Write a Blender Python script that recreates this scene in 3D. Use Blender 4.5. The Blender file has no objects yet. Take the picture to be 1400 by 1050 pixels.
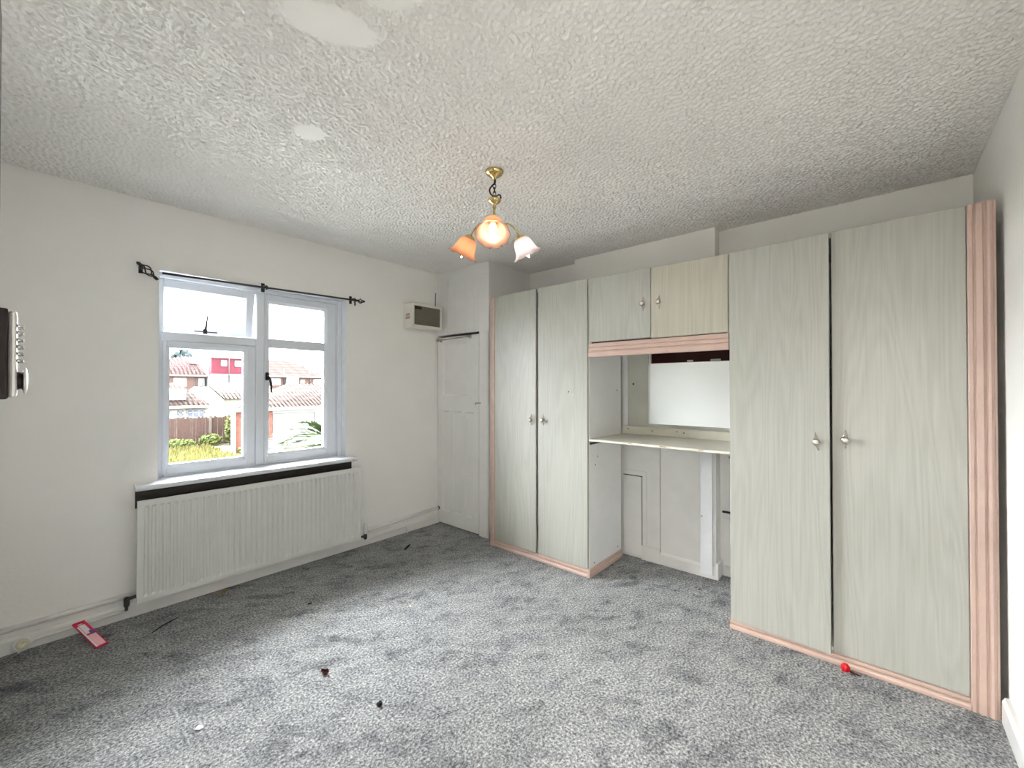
import bpy, bmesh, math, random
import numpy as np
from mathutils import Vector, Matrix

random.seed(7)
SC = bpy.context.scene
COL = SC.collection
PI = math.pi
R = math.radians

# ------------------------------------------------------------------ camera
cam_d = bpy.data.cameras.new('camera')
cam = bpy.data.objects.new('camera', cam_d)
COL.objects.link(cam)
cam.location = (0, 0, 1.37)
cam.rotation_euler = (R(90.5), 0, R(41.0 - 90.0))
cam_d.sensor_fit = 'HORIZONTAL'
cam_d.sensor_width = 36.0
cam_d.lens = 36.0 * 574.0 / 1400.0
cam_d.clip_start = 0.02
cam_d.clip_end = 400
SC.camera = cam

# ------------------------------------------------------------------ world, lights, exposure
SKY = 12.0
SUN = 58.0
HALL_W = 105.0
world = bpy.data.worlds.new('overcast_sky')
SC.world = world
world.use_nodes = True
bgn = world.node_tree.nodes['Background']
bgn.inputs['Color'].default_value = (0.90, 0.955, 1.0, 1)
bgn.inputs['Strength'].default_value = SKY

sun_d = bpy.data.lights.new('hazy_sun', 'SUN')      # sun behind thin cloud, over the houses opposite
sun_d.energy = SUN
sun_d.angle = R(85)
sun_d.color = (0.97, 0.98, 1.0)
sun = bpy.data.objects.new('hazy_sun', sun_d)
COL.objects.link(sun)
sun.rotation_euler = Vector((0.04, -0.84, -0.46)).to_track_quat('-Z', 'Y').to_euler()

por_d = bpy.data.lights.new('window_portal', 'AREA')   # guides sky sampling through the window opening
por_d.shape = 'RECTANGLE'
por_d.size = 1.24
por_d.size_y = 1.36
por_d.cycles.is_portal = True
por = bpy.data.objects.new('window_portal', por_d)
COL.objects.link(por)
por.location = (1.143, 3.57, 1.44)
por.rotation_euler = (R(-90), 0, 0)

hall_d = bpy.data.lights.new('hall_fill', 'AREA')      # added fill light in the unseen hall behind the camera
hall_d.shape = 'DISK'
hall_d.size = 0.5
hall_d.energy = HALL_W
hall_d.color = (1.0, 0.97, 0.93)
hall = bpy.data.objects.new('hall_fill', hall_d)
COL.objects.link(hall)
hall.location = (-0.95, -0.1, 2.45)

SC.view_settings.view_transform = 'Standard'
SC.view_settings.look = 'None'
SC.view_settings.gamma = 1.0
SC.view_settings.use_curve_mapping = False
SC.view_settings.exposure = 0.68
SC.cycles.max_bounces = 14
SC.cycles.diffuse_bounces = 8
SC.cycles.transparent_max_bounces = 12
SC.cycles.use_denoising = True
SC.cycles.sample_clamp_indirect = 6.0


# ------------------------------------------------------------------ material helpers
def srgb(r, g, b):
    def f(c):
        c = c / 255.0
        return c / 12.92 if c <= 0.04045 else ((c + 0.055) / 1.055) ** 2.4
    return (f(r), f(g), f(b), 1.0)


class NT:
    def __init__(self, name):
        self.m = bpy.data.materials.new(name)
        self.m.use_nodes = True
        self.t = self.m.node_tree
        self.b = self.t.nodes['Principled BSDF']
        self.out = self.t.nodes['Material Output']

    def n(self, typ, **kw):
        nd = self.t.nodes.new(typ)
        for k, v in kw.items():
            if k.startswith('i_'):
                nd.inputs[k[2:].replace('_', ' ')].default_value = v
            else:
                setattr(nd, k, v)
        return nd

    def l(self, a, b):
        self.t.links.new(a, b)

    def coords(self, scale=(1, 1, 1), rot=(0, 0, 0), loc=(0, 0, 0)):
        # world-space position, so that shared meshes and parents do not matter
        g = self.n('ShaderNodeNewGeometry')
        mp = self.n('ShaderNodeMapping')
        mp.inputs['Scale'].default_value = scale
        mp.inputs['Rotation'].default_value = rot
        mp.inputs['Location'].default_value = loc
        self.l(g.outputs['Position'], mp.inputs['Vector'])
        return mp.outputs['Vector']

    def noise(self, vec, scale, detail=3, rough=0.5, dist=0.0):
        nd = self.n('ShaderNodeTexNoise')
        nd.inputs['Scale'].default_value = scale
        nd.inputs['Detail'].default_value = detail
        nd.inputs['Roughness'].default_value = rough
        nd.inputs['Distortion'].default_value = dist
        self.l(vec, nd.inputs['Vector'])
        return nd.outputs['Fac']

    def ramp(self, fac, stops):
        r = self.n('ShaderNodeValToRGB')
        while len(r.color_ramp.elements) < len(stops):
            r.color_ramp.elements.new(0.5)
        for e, (p, c) in zip(r.color_ramp.elements, stops):
            e.position = p
            e.color = c
        self.l(fac, r.inputs['Fac'])
        return r.outputs['Color']

    def math(self, op, a, b=None):
        m = self.n('ShaderNodeMath', operation=op)
        for i, v in enumerate((a, b)):
            if v is None:
                continue
            if isinstance(v, (int, float)):
                m.inputs[i].default_value = v
            else:
                self.l(v, m.inputs[i])
        return m.outputs[0]

    def mix(self, fac, a, b, mode='MIX'):
        m = self.n('ShaderNodeMix', data_type='RGBA', blend_type=mode)
        for s, v in ((0, fac), (6, a), (7, b)):
            if isinstance(v, (int, float, tuple)):
                m.inputs[s].default_value = v
            else:
                self.l(v, m.inputs[s])
        return m.outputs[2]

    def bump(self, height, strength, distance):
        b = self.n('ShaderNodeBump')
        b.inputs['Strength'].default_value = strength
        b.inputs['Distance'].default_value = distance
        self.l(height, b.inputs['Height'])
        self.l(b.outputs['Normal'], self.b.inputs['Normal'])

    def set(self, col=None, rough=0.5, metal=0.0, spec=0.5):
        if col is not None:
            if isinstance(col, tuple):
                self.b.inputs['Base Color'].default_value = col
            else:
                self.l(col, self.b.inputs['Base Color'])
        self.b.inputs['Roughness'].default_value = rough
        self.b.inputs['Metallic'].default_value = metal
        self.b.inputs['Specular IOR Level'].default_value = spec
        return self.m


def paint(name, col, rough=0.5, var=0.06, scale=6.0, bump=0.0, metal=0.0, spec=0.4):
    """painted or plain surface with faint mottling"""
    t = NT(name)
    v = t.coords()
    f = t.noise(v, scale, 4, 0.6)
    lo = tuple(c * (1 - var) for c in col[:3]) + (1,)
    hi = tuple(min(1, c * (1 + var)) for c in col[:3]) + (1,)
    t.set(t.ramp(f, [(0.3, lo), (0.7, hi)]), rough, metal, spec)
    if bump:
        t.bump(t.noise(v, scale * 6, 4, 0.6), 0.5, bump)
    return t.m


M = {}
# wall paint: off white emulsion, faint brush and patch relief
t = NT('wall_paint')
v = t.coords()
f = t.noise(v, 2.2, 5, 0.6)
t.set(t.ramp(f, [(0.3, (0.835, 0.825, 0.80, 1)), (0.7, (0.87, 0.86, 0.835, 1))]), 0.6, 0, 0.3)
t.bump(t.noise(v, 14, 6, 0.65), 0.35, 0.006)
M['wall'] = t.m
# textured ceiling (the stipple itself is geometry)
t = NT('artex_ceiling')
v = t.coords()
t.set(t.ramp(t.noise(v, 3, 3), [(0.3, (0.80, 0.785, 0.755, 1)), (0.7, (0.84, 0.825, 0.795, 1))]), 0.7, 0, 0.2)
t.bump(t.noise(v, 160, 3), 0.25, 0.002)
M['ceiling'] = t.m
# carpet: grey twist pile with dark soiled patches
t = NT('carpet_pile')
v = t.coords()
sp = t.noise(v, 95, 4, 0.75)
base = t.ramp(sp, [(0.34, (0.07, 0.07, 0.069, 1)), (0.5, (0.325, 0.328, 0.328, 1)), (0.63, (0.67, 0.676, 0.675, 1))])
va = t.coords((1, 1, 1), (0, 0, R(35)))
mp2 = t.n('ShaderNodeMapping')
mp2.inputs['Scale'].default_value = (1.0, 1.7, 1)
t.l(va, mp2.inputs['Vector'])
bigp = t.noise(mp2.outputs[0], 3.2, 5, 0.66, 0.6)
midp = t.noise(mp2.outputs[0], 9.0, 4, 0.6, 0.4)
pf = t.math('ADD', t.math('MULTIPLY', bigp, 0.62), t.math('MULTIPLY', midp, 0.38))
stain = t.ramp(pf, [(0.52, (1, 1, 1, 1)), (0.66, (0.42, 0.43, 0.45, 1))])
stain2 = t.ramp(t.noise(mp2.outputs[0], 5.5, 4, 0.7, 0.3), [(0.44, (1, 1, 1, 1)), (0.70, (0.64, 0.65, 0.68, 1))])
stain3 = t.ramp(t.noise(v, 17.0, 3, 0.6, 0.8), [(0.62, (1, 1, 1, 1)), (0.74, (0.45, 0.45, 0.46, 1))])
stain = t.mix(1.0, stain, stain2, 'MULTIPLY')
stain = t.mix(1.0, stain, stain3, 'MULTIPLY')
soft = t.ramp(t.noise(v, 1.3, 3), [(0.3, (0.9, 0.9, 0.9, 1)), (0.7, (1.05, 1.05, 1.05, 1))])
c = t.mix(1.0, base, stain, 'MULTIPLY')
c = t.mix(1.0, c, soft, 'MULTIPLY')
t.set(c, 0.95, 0, 0.05)
t.bump(t.noise(v, 150, 4, 0.7), 0.9, 0.012)
M['carpet'] = t.m


def grain(name, lo, hi, seed=0.0):
    t = NT(name)
    a = t.noise(t.coords((5.0, 5.0, 0.42), (0, 0, 0), (seed, seed * 2, seed)), 1.0, 2, 0.45, 0.5)
    w = t.n('ShaderNodeMath', operation='SINE')
    t.l(t.math('MULTIPLY', a, 95.0), w.inputs[0])
    fine = t.noise(t.coords((110, 110, 3.0)), 1.0, 4, 0.6)
    f = t.math('ADD', t.math('MULTIPLY', w.outputs[0], 0.085), t.math('MULTIPLY', fine, 0.8))
    f = t.math('ADD', f, t.math('MULTIPLY', t.noise(t.coords((1.6, 1.6, 0.9)), 1.0, 2), 0.4))
    t.set(t.ramp(f, [(0.35, lo), (0.85, hi)]), 0.36, 0, 0.4)
    t.bump(fine, 0.12, 0.0015)
    return t.m


M['door'] = grain('pale_wood_laminate', (0.3281, 0.3281, 0.2906, 1), (0.4062, 0.4062, 0.3687, 1))
M['door_warm'] = grain('pale_wood_laminate_warm', (0.3754, 0.3545, 0.2878, 1), (0.4588, 0.4421, 0.3754, 1), 3.0)
M['pink'] = paint('pink_trim', (0.4799, 0.3522, 0.2980, 1), 0.42, 0.06, 12)
M['carcass'] = paint('carcass_white', (0.76, 0.765, 0.76, 1), 0.45, 0.04, 4)
M['white_gloss'] = paint('white_gloss', (0.76, 0.755, 0.735, 1), 0.3, 0.03, 5, 0.0006)
M['upvc'] = paint('white_upvc', (0.72, 0.75, 0.80, 1), 0.25, 0.015, 4)
M['radiator'] = paint('radiator_enamel', (0.70, 0.70, 0.68, 1), 0.33, 0.03, 4)
M['board'] = paint('painted_hardboard', (0.76, 0.755, 0.74, 1), 0.5, 0.05, 4, 0.0008)
M['greenboard'] = paint('grey_green_board', (0.47, 0.48, 0.43, 1), 0.55, 0.05, 5)
M['white_board'] = paint('white_batten', (0.74, 0.755, 0.77, 1), 0.4, 0.03, 8)
M['shelf'] = paint('cream_shelf', (0.66, 0.64, 0.55, 1), 0.35, 0.06, 7)
M['maroon'] = paint('maroon_board', (0.045, 0.006, 0.006, 1), 0.6, 0.1, 10)
M['black'] = paint('black_iron', (0.012, 0.011, 0.011, 1), 0.45, 0.1, 20)
M['darkgap'] = paint('dark_gap_matt', (0.035, 0.03, 0.027, 1), 0.9, 0.2, 12)
M['chrome'] = paint('brushed_steel', (0.62, 0.60, 0.57, 1), 0.25, 0.05, 30, metal=1.0)
M['nickel'] = paint('satin_nickel', (0.80, 0.79, 0.77, 1), 0.4, 0.03, 30, metal=0.6)
M['pewter'] = paint('pewter', (0.40, 0.36, 0.31, 1), 0.32, 0.1, 40, metal=1.0)
M['pearl'] = paint('pearl_white', (0.80, 0.76, 0.70, 1), 0.2, 0.03, 30)
M['brass'] = paint('polished_brass', (0.62, 0.49, 0.22, 1), 0.2, 0.06, 30, metal=1.0)
M['bronze'] = paint('dark_bronze', (0.02, 0.013, 0.012, 1), 0.4, 0.1, 30, metal=0.4)
M['cord'] = paint('brown_cord', (0.035, 0.018, 0.02, 1), 0.6, 0.1, 30)
M['door_brown'] = paint('dark_varnished_wood', (0.05, 0.017, 0.009, 1), 0.35, 0.2, 12)
M['valve'] = paint('dark_valve', (0.05, 0.045, 0.042, 1), 0.4, 0.2, 40, metal=0.5)
M['pipe_cap'] = paint('yellowed_plastic', (0.66, 0.62, 0.47, 1), 0.4, 0.05, 20)
M['grille'] = paint('brown_mesh', (0.155, 0.135, 0.10, 1), 0.6, 0.12, 60)
M['sticker'] = paint('brown_print', (0.30, 0.16, 0.13, 1), 0.6, 0.1, 60)
M['heater'] = paint('cream_enamel', (0.74, 0.72, 0.65, 1), 0.4, 0.03, 10)
M['red_card'] = paint('crimson_card', (0.62, 0.012, 0.07, 1), 0.3, 0.08, 60)
M['pink_card'] = paint('pale_pink_print', (0.85, 0.50, 0.52, 1), 0.4, 0.05, 60)
M['white_card'] = paint('white_print', (0.80, 0.78, 0.80, 1), 0.3, 0.05, 60)
M['blue_card'] = paint('blue_print', (0.10, 0.09, 0.33, 1), 0.4, 0.05, 60)
M['red_gloss'] = paint('red_gloss', (0.50, 0.006, 0.012, 1), 0.15, 0.1, 60)
M['dark_red'] = paint('dried_dark_red', (0.07, 0.006, 0.005, 1), 0.5, 0.3, 80)
M['black_bit'] = paint('black_fluff', (0.007, 0.007, 0.009, 1), 0.9, 0.2, 80)
M['white_bit'] = paint('white_paper', (0.9, 0.9, 0.9, 1), 0.7, 0.02, 80)
M['brown_bit'] = paint('dry_leaf', (0.33, 0.16, 0.04, 1), 0.7, 0.3, 80)
M['chip'] = paint('bare_chipboard', (0.28, 0.17, 0.09, 1), 0.8, 0.2, 90)
# exterior
M['ext_white'] = paint('white_render', (0.1890, 0.1890, 0.1800, 1), 0.8, 0.05, 1)
M['ext_cream'] = paint('cream_render', (0.1890, 0.1845, 0.1440, 1), 0.8, 0.05, 1)
M['ext_door'] = paint('white_garage_door', (0.2025, 0.2025, 0.1935, 1), 0.6, 0.03, 1)
M['ext_glass'] = paint('dark_glazing', (0.10, 0.12, 0.16, 1), 0.15, 0.3, 2)
M['ext_pipe'] = paint('grey_downpipe', (0.05, 0.045, 0.05, 1), 0.5, 0.1, 2)
M['timber'] = paint('weathered_fence_wood', (0.0476, 0.0249, 0.0187, 1), 0.85, 0.5, 9)
M['post_wood'] = paint('pale_fence_post', (0.0921, 0.0728, 0.0614, 1), 0.85, 0.1, 5)
M['grass'] = paint('dry_garden_grass', (0.1125, 0.1035, 0.0270, 1), 0.9, 0.35, 1.3)
M['bush'] = paint('bright_bush_leaf', (0.0765, 0.0945, 0.0198, 1), 0.8, 0.3, 3)
M['palm'] = paint('palm_leaf', (0.0405, 0.0630, 0.0162, 1), 0.6, 0.35, 3)
M['conifer'] = paint('dark_conifer_leaf', (0.0115, 0.0249, 0.0249, 1), 0.8, 0.3, 1)
M['trunk'] = paint('bark', (0.06, 0.04, 0.03, 1), 0.9, 0.2, 8)
M['soil'] = paint('garden_ground', (0.0960, 0.0880, 0.0480, 1), 0.95, 0.3, 0.7)
M['bounce_pale'] = paint('pale_bounce', (0.46, 0.45, 0.42, 1), 0.9, 0.08, 1.0)
M['mag'] = paint('crimson_hung_tile', (0.0762, 0.0058, 0.0143, 1), 0.8, 0.2, 1.5)


def tiled(name, lo, hi, sx, sz):
    t = NT(name)
    g = t.n('ShaderNodeNewGeometry')
    sep = t.n('ShaderNodeSeparateXYZ')
    t.l(g.outputs['Position'], sep.inputs[0])
    w = t.math('SINE', t.math('MULTIPLY', t.math('ADD', sep.outputs[0], t.math('MULTIPLY', sep.outputs[1], 0.37)), sx))
    w2 = t.math('SINE', t.math('MULTIPLY', sep.outputs[2], sz))
    f = t.math('ADD', t.math('MULTIPLY', w, 0.25), t.math('MULTIPLY', w2, 0.16))
    f = t.math('ADD', f, t.math('MULTIPLY', t.noise(t.coords(), 1.5, 4), 0.7))
    t.set(t.ramp(f, [(0.12, lo), (0.65, hi)]), 0.85, 0, 0.2)
    t.bump(f, 0.8, 0.06)
    return t.m


M['roof_pan'] = tiled('clay_pantile', (0.0213, 0.0133, 0.0109, 1), (0.0498, 0.0323, 0.0266, 1), 20, 24)
M['roof_red'] = tiled('red_plain_tile', (0.0332, 0.0157, 0.0142, 1), (0.0474, 0.0266, 0.0247, 1), 12, 20)
M['roof_soft'] = tiled('weathered_orange_tile', (0.0237, 0.0128, 0.0100, 1), (0.0307, 0.0195, 0.0150, 1), 4, 14)


def brick_mat(name, a, b, mortar, scale):
    t = NT(name)
    g = t.n('ShaderNodeNewGeometry')
    sep = t.n('ShaderNodeSeparateXYZ')
    t.l(g.outputs['Position'], sep.inputs[0])
    cb = t.n('ShaderNodeCombineXYZ')
    t.l(t.math('ADD', sep.outputs[0], sep.outputs[1]), cb.inputs[0])
    t.l(sep.outputs[2], cb.inputs[1])
    br = t.n('ShaderNodeTexBrick')
    br.inputs['Scale'].default_value = scale
    br.inputs['Color1'].default_value = a
    br.inputs['Color2'].default_value = b
    br.inputs['Mortar'].default_value = mortar
    br.inputs['Mortar Size'].default_value = 0.03
    t.l(cb.outputs[0], br.inputs['Vector'])
    t.set(br.outputs['Color'], 0.9, 0, 0.2)
    return t.m


M['brick'] = brick_mat('house_brick', (0.0751, 0.0326, 0.0247, 1), (0.0926, 0.0476, 0.0388, 1), (0.0970, 0.0795, 0.0707, 1), 2.2)
M['brick_red'] = brick_mat('garage_brick', (0.1015, 0.0230, 0.0141, 1), (0.1237, 0.0397, 0.0265, 1), (0.1148, 0.0795, 0.0662, 1), 2.2)

# glass: thin pane (mirror-like only by Fresnel, otherwise clear)
t = NT('window_glass')
tr = t.n('ShaderNodeBsdfTransparent')
tr.inputs['Color'].default_value = (0.97, 0.985, 0.98, 1)
gl = t.n('ShaderNodeBsdfGlossy')
gl.inputs['Roughness'].default_value = 0.0
fr = t.n('ShaderNodeFresnel')
fr.inputs['IOR'].default_value = 1.25
mx = t.n('ShaderNodeMixShader')
t.l(fr.outputs[0], mx.inputs[0])
t.l(tr.outputs[0], mx.inputs[1])
t.l(gl.outputs[0], mx.inputs[2])
t.l(mx.outputs[0], t.out.inputs['Surface'])
M['glass'] = t.m
# mirror
t = NT('mirror_silver')
t.set((0.90, 0.92, 0.91, 1), 0.02, 1.0)
M['mirror'] = t.m


def shade_mat(name, col, tcol):
    t = NT(name)
    d = t.n('ShaderNodeBsdfDiffuse')
    d.inputs['Color'].default_value = col
    tl = t.n('ShaderNodeBsdfTranslucent')
    tl.inputs['Color'].default_value = tcol
    m1 = t.n('ShaderNodeMixShader')
    m1.inputs[0].default_value = 0.5
    t.l(d.outputs[0], m1.inputs[1])
    t.l(tl.outputs[0], m1.inputs[2])
    g = t.n('ShaderNodeBsdfGlossy')
    g.inputs['Roughness'].default_value = 0.25
    m2 = t.n('ShaderNodeMixShader')
    m2.inputs[0].default_value = 0.05
    t.l(m1.outputs[0], m2.inputs[1])
    t.l(g.outputs[0], m2.inputs[2])
    t.l(m2.outputs[0], t.out.inputs['Surface'])
    return t.m


M['shade'] = shade_mat('frosted_peach_glass', (0.42, 0.28, 0.215, 1), (0.72, 0.46, 0.32, 1))
M['shade_pale'] = shade_mat('frosted_pale_pink_glass', (0.62, 0.55, 0.53, 1), (0.78, 0.69, 0.68, 1))


def emit(name, col, s):
    t = NT(name)
    e = t.n('ShaderNodeEmission')
    e.inputs['Color'].default_value = col
    e.inputs['Strength'].default_value = s
    t.l(e.outputs[0], t.out.inputs['Surface'])
    return t.m


M['bulb'] = emit('lit_bulb_warm', (1.0, 0.83, 0.62, 1), 34)
M['bulb_cool'] = emit('lit_bulb_white', (0.95, 0.97, 1.0, 1), 60)

# ------------------------------------------------------------------ geometry helpers
ORIG = {}


def new_bm():
    return bmesh.new()


def box(bm, x0, x1, y0, y1, z0, z1, bev=0.0, seg=1, mi=0):
    b = bmesh.new()
    bmesh.ops.create_cube(b, size=1.0)
    for vv in b.verts:
        vv.co = Vector(((x0 + x1) / 2 + vv.co.x * (x1 - x0), (y0 + y1) / 2 + vv.co.y * (y1 - y0), (z0 + z1) / 2 + vv.co.z * (z1 - z0)))
    if bev > 0:
        bmesh.ops.bevel(b, geom=list(b.edges), offset=bev, segments=seg, affect='EDGES', profile=0.5)
    merge(bm, b, mi)


def merge(bm, b, mi=0):
    vm = {}
    for vv in b.verts:
        vm[vv] = bm.verts.new(vv.co)
    for f in b.faces:
        try:
            nf = bm.faces.new([vm[q] for q in f.verts])
            nf.material_index = mi
            nf.smooth = f.smooth
        except ValueError:
            pass
    b.free()


def frame_for(d):
    d = d.normalized()
    u = d.cross(Vector((0, 0, 1)))
    if u.length < 1e-4:
        u = d.cross(Vector((1, 0, 0)))
    u.normalize()
    return u, u.cross(d).normalized()


def tube(bm, pts, r, n=8, mi=0, cap=True, closed=False):
    pts = [Vector(p) for p in pts]
    rs = r if isinstance(r, (list, tuple)) else [r] * len(pts)
    rings = []
    u = None
    N = len(pts)
    for i, p in enumerate(pts):
        if closed:
            d = pts[(i + 1) % N] - pts[i - 1]
        else:
            d = pts[min(i + 1, N - 1)] - pts[max(i - 1, 0)]
        if u is None:
            u, w = frame_for(d)
        else:
            d = d.normalized()
            u = (u - d * u.dot(d)).normalized()
            w = u.cross(d).normalized()
        rings.append([bm.verts.new(p + (u * math.cos(2 * PI * k / n) + w * math.sin(2 * PI * k / n)) * rs[i]) for k in range(n)])
    m = N if closed else N - 1
    for i in range(m):
        a, b = rings[i], rings[(i + 1) % N]
        for k in range(n):
            f = bm.faces.new((a[k], a[(k + 1) % n], b[(k + 1) % n], b[k]))
            f.smooth = True
            f.material_index = mi
    if cap and not closed:
        for rg in (rings[0], rings[-1]):
            f = bm.faces.new(rg)
            f.material_index = mi


def lathe(bm, prof, org=(0, 0, 0), axis=(0, 0, 1), n=24, mi=0, ruf=None, close=False):
    """prof: list of (radius, distance along axis)"""
    ax = Vector(axis).normalized()
    u, w = frame_for(ax)
    o = Vector(org)
    rings = []
    for i, (r, h) in enumerate(prof):
        ring = []
        for k in range(n):
            a = 2 * PI * k / n
            rr, hh = r, h
            if ruf:
                rr, hh = ruf(i, a, r, h)
            ring.append(bm.verts.new(o + ax * hh + (u * math.cos(a) + w * math.sin(a)) * max(rr, 1e-5)))
        rings.append(ring)
    for i in range(len(rings) - 1):
        a, b = rings[i], rings[i + 1]
        for k in range(n):
            f = bm.faces.new((a[k], a[(k + 1) % n], b[(k + 1) % n], b[k]))
            f.smooth = True
            f.material_index = mi
    if close:
        for rg in (rings[0], rings[-1]):
            f = bm.faces.new(rg)
            f.material_index = mi


def profile(bm, pts, axis, a0, a1, mi=0):
    """closed 2d outline swept along an axis: axis 'y' -> pts are (x,z); 'z' -> (x,y); 'x' -> (y,z)"""
    def at(p, a):
        if axis == 'y':
            return (p[0], a, p[1])
        if axis == 'z':
            return (p[0], p[1], a)
        return (a, p[0], p[1])
    A = [bm.verts.new(at(p, a0)) for p in pts]
    B = [bm.verts.new(at(p, a1)) for p in pts]
    n = len(pts)
    for i in range(n):
        f = bm.faces.new((A[i], A[(i + 1) % n], B[(i + 1) % n], B[i]))
        f.material_index = mi
    for rg in (A, B):
        f = bm.faces.new(rg)
        f.material_index = mi


def poly(bm, pts, mi=0):
    f = bm.faces.new([bm.verts.new(p) for p in pts])
    f.material_index = mi
    return f


def obj(name, bm, mats, parent=None, kind=None, label=None, cat=None, group=None):
    bmesh.ops.recalc_face_normals(bm, faces=bm.faces[:])
    if parent is not None:
        o0 = ORIG.get(parent.name, Vector((0, 0, 0)))
    else:
        o0 = Vector((0, 0, 0))
        if kind is None and len(bm.verts):     # a thing of one mesh: origin at its base
            xs = [q.co for q in bm.verts]
            o0 = Vector((sum(q.x for q in xs) / len(xs), sum(q.y for q in xs) / len(xs), min(q.z for q in xs)))
    bmesh.ops.translate(bm, verts=bm.verts[:], vec=-o0)
    me = bpy.data.meshes.new(name)
    bm.to_mesh(me)
    bm.free()
    if not isinstance(mats, (list, tuple)):
        mats = [mats]
    for m in mats:
        me.materials.append(M[m])
    o = bpy.data.objects.new(name, me)
    COL.objects.link(o)
    if parent is not None:
        o.parent = parent
    else:
        o.location = o0
    ORIG[o.name] = o0
    if kind:
        o['kind'] = kind
    if label:
        o['label'] = label
    if cat:
        o['category'] = cat
    if group:
        o['group'] = group
    return o


def thing(name, loc, label, cat, group=None, kind=None):
    o = bpy.data.objects.new(name, None)
    COL.objects.link(o)
    o.location = loc
    ORIG[o.name] = Vector(loc)
    o.empty_display_size = 0.1
    if label:
        o['label'] = label
    if cat:
        o['category'] = cat
    if group:
        o['group'] = group
    if kind:
        o['kind'] = kind
    return o


def B(name, mat, parent, *dims, bev=0.0, **kw):
    bm = new_bm()
    box(bm, *dims, bev=bev)
    return obj(name, bm, mat, parent, **kw)


H = 2.53
WY = 3.39      # window wall
RY = -0.40     # right wall
BX = 3.35      # back wall
EX = -0.12     # wall with the entrance door

# ================================================================== setting
bm = new_bm(); box(bm, -1.75, 3.55, -1.2, 3.6, -0.12, 0.0)
obj('floor', bm, 'carpet', kind='structure')
bm = new_bm(); box(bm, -1.75, 3.55, -1.2, 3.6, H + 0.004, H + 0.15)
ceil = obj('ceiling', bm, 'ceiling', kind='structure')


def stipple_sheet():
    """stippled plaster coat: band-limited relief, flattened inside three repair patches"""
    step = 0.0062
    gx = np.arange(EX - 0.01, BX + 0.01, step)
    gy = np.arange(RY - 0.01, WY + 0.01, step)
    nx_, ny_ = len(gx), len(gy)
    rng = np.random.default_rng(3)

    def band(lo, hi):
        f = np.fft.rfft2(rng.standard_normal((ny_, nx_)))
        ky = np.fft.fftfreq(ny_, step)[:, None]
        kx = np.fft.rfftfreq(nx_, step)[None, :]
        k = np.sqrt(kx * kx + ky * ky)
        w_ = np.exp(-(k / hi) ** 4) * (1 - np.exp(-(k / lo) ** 4))
        h_ = np.fft.irfft2(f * w_, s=(ny_, nx_))
        return h_ / h_.std()
    h_ = band(32, 66)
    relief = np.where(h_ > 0, 0.0029 * np.minimum(h_, 1.4), 0.0085 * np.maximum(h_, -1.5)) + band(3, 12) * 0.0006
    X_, Y_ = np.meshgrid(gx, gy)
    wob = band(4, 30) * 0.045
    keep = np.ones_like(X_)
    for cx, cy, ang, ra, rb in ((0.622, 1.312, R(-25), 0.145, 0.078), (0.685, 1.062, R(-50), 0.10, 0.075), (0.832, 1.943, R(-31), 0.068, 0.058)):
        u = (X_ - cx) * math.cos(ang) + (Y_ - cy) * math.sin(ang)
        w_ = -(X_ - cx) * math.sin(ang) + (Y_ - cy) * math.cos(ang)
        d_ = np.sqrt((u / ra) ** 2 + (w_ / rb) ** 2) + wob
        keep *= np.clip((d_ - 0.95) / 0.14, 0, 1)
    Z_ = H - relief * keep + 0.0006 * (1 - keep)
    co = np.stack([X_, Y_, Z_], -1).reshape(-1, 3).astype(np.float32)
    idx = np.arange(nx_ * ny_).reshape(ny_, nx_)
    q = np.stack([idx[:-1, :-1], idx[1:, :-1], idx[1:, 1:], idx[:-1, 1:]], -1).reshape(-1, 4).astype(np.int32)
    me = bpy.data.meshes.new('stipple_coat')
    me.vertices.add(len(co))
    me.vertices.foreach_set('co', co.ravel())
    me.loops.add(q.size)
    me.loops.foreach_set('vertex_index', q.ravel())
    me.polygons.add(len(q))
    me.polygons.foreach_set('loop_start', np.arange(0, q.size, 4, dtype=np.int32))
    me.polygons.foreach_set('use_smooth', np.ones(len(q), dtype=bool))
    me.update(calc_edges=True)
    me.materials.append(M['ceiling'])
    o = bpy.data.objects.new('stipple_coat', me)
    COL.objects.link(o)
    o.parent = ceil
    o['kind'] = 'stuff'


stipple_sheet()

WX0, WX1, WZ0, WZ1 = 0.53, 1.756, 0.775, 2.11      # window opening
bm = new_bm()
box(bm, EX - 0.1, WX0, WY, WY + 0.17, 0, H)
box(bm, WX1, BX + 0.2, WY, WY + 0.17, 0, H)
box(bm, WX0, WX1, WY, WY + 0.17, 0, WZ0)
box(bm, WX0, WX1, WY, WY + 0.17, WZ1, H)
wall_window = obj('wall_window', bm, 'wall', kind='structure')
bm = new_bm(); box(bm, BX, BX + 0.2, RY - 0.2, WY, 0, H)
wall_back = obj('wall_back', bm, 'wall', kind='structure')
bm = new_bm(); box(bm, -1.75, BX, RY - 0.2, RY, 0, H)
wall_right = obj('wall_right', bm, 'wall', kind='structure')
bm = new_bm()
box(bm, EX - 0.1, EX, 0.33, WY, 0, H)
box(bm, EX - 0.1, EX, RY, 0.33, 2.02, H)
obj('wall_entrance', bm, 'wall', kind='structure')
bm = new_bm()
box(bm, -1.75, -1.65, RY, 0.9, 0, H)
box(bm, -1.65, EX - 0.1, 0.9, 1.0, 0, H)
obj('wall_hall', bm, 'wall', kind='structure')

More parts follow.
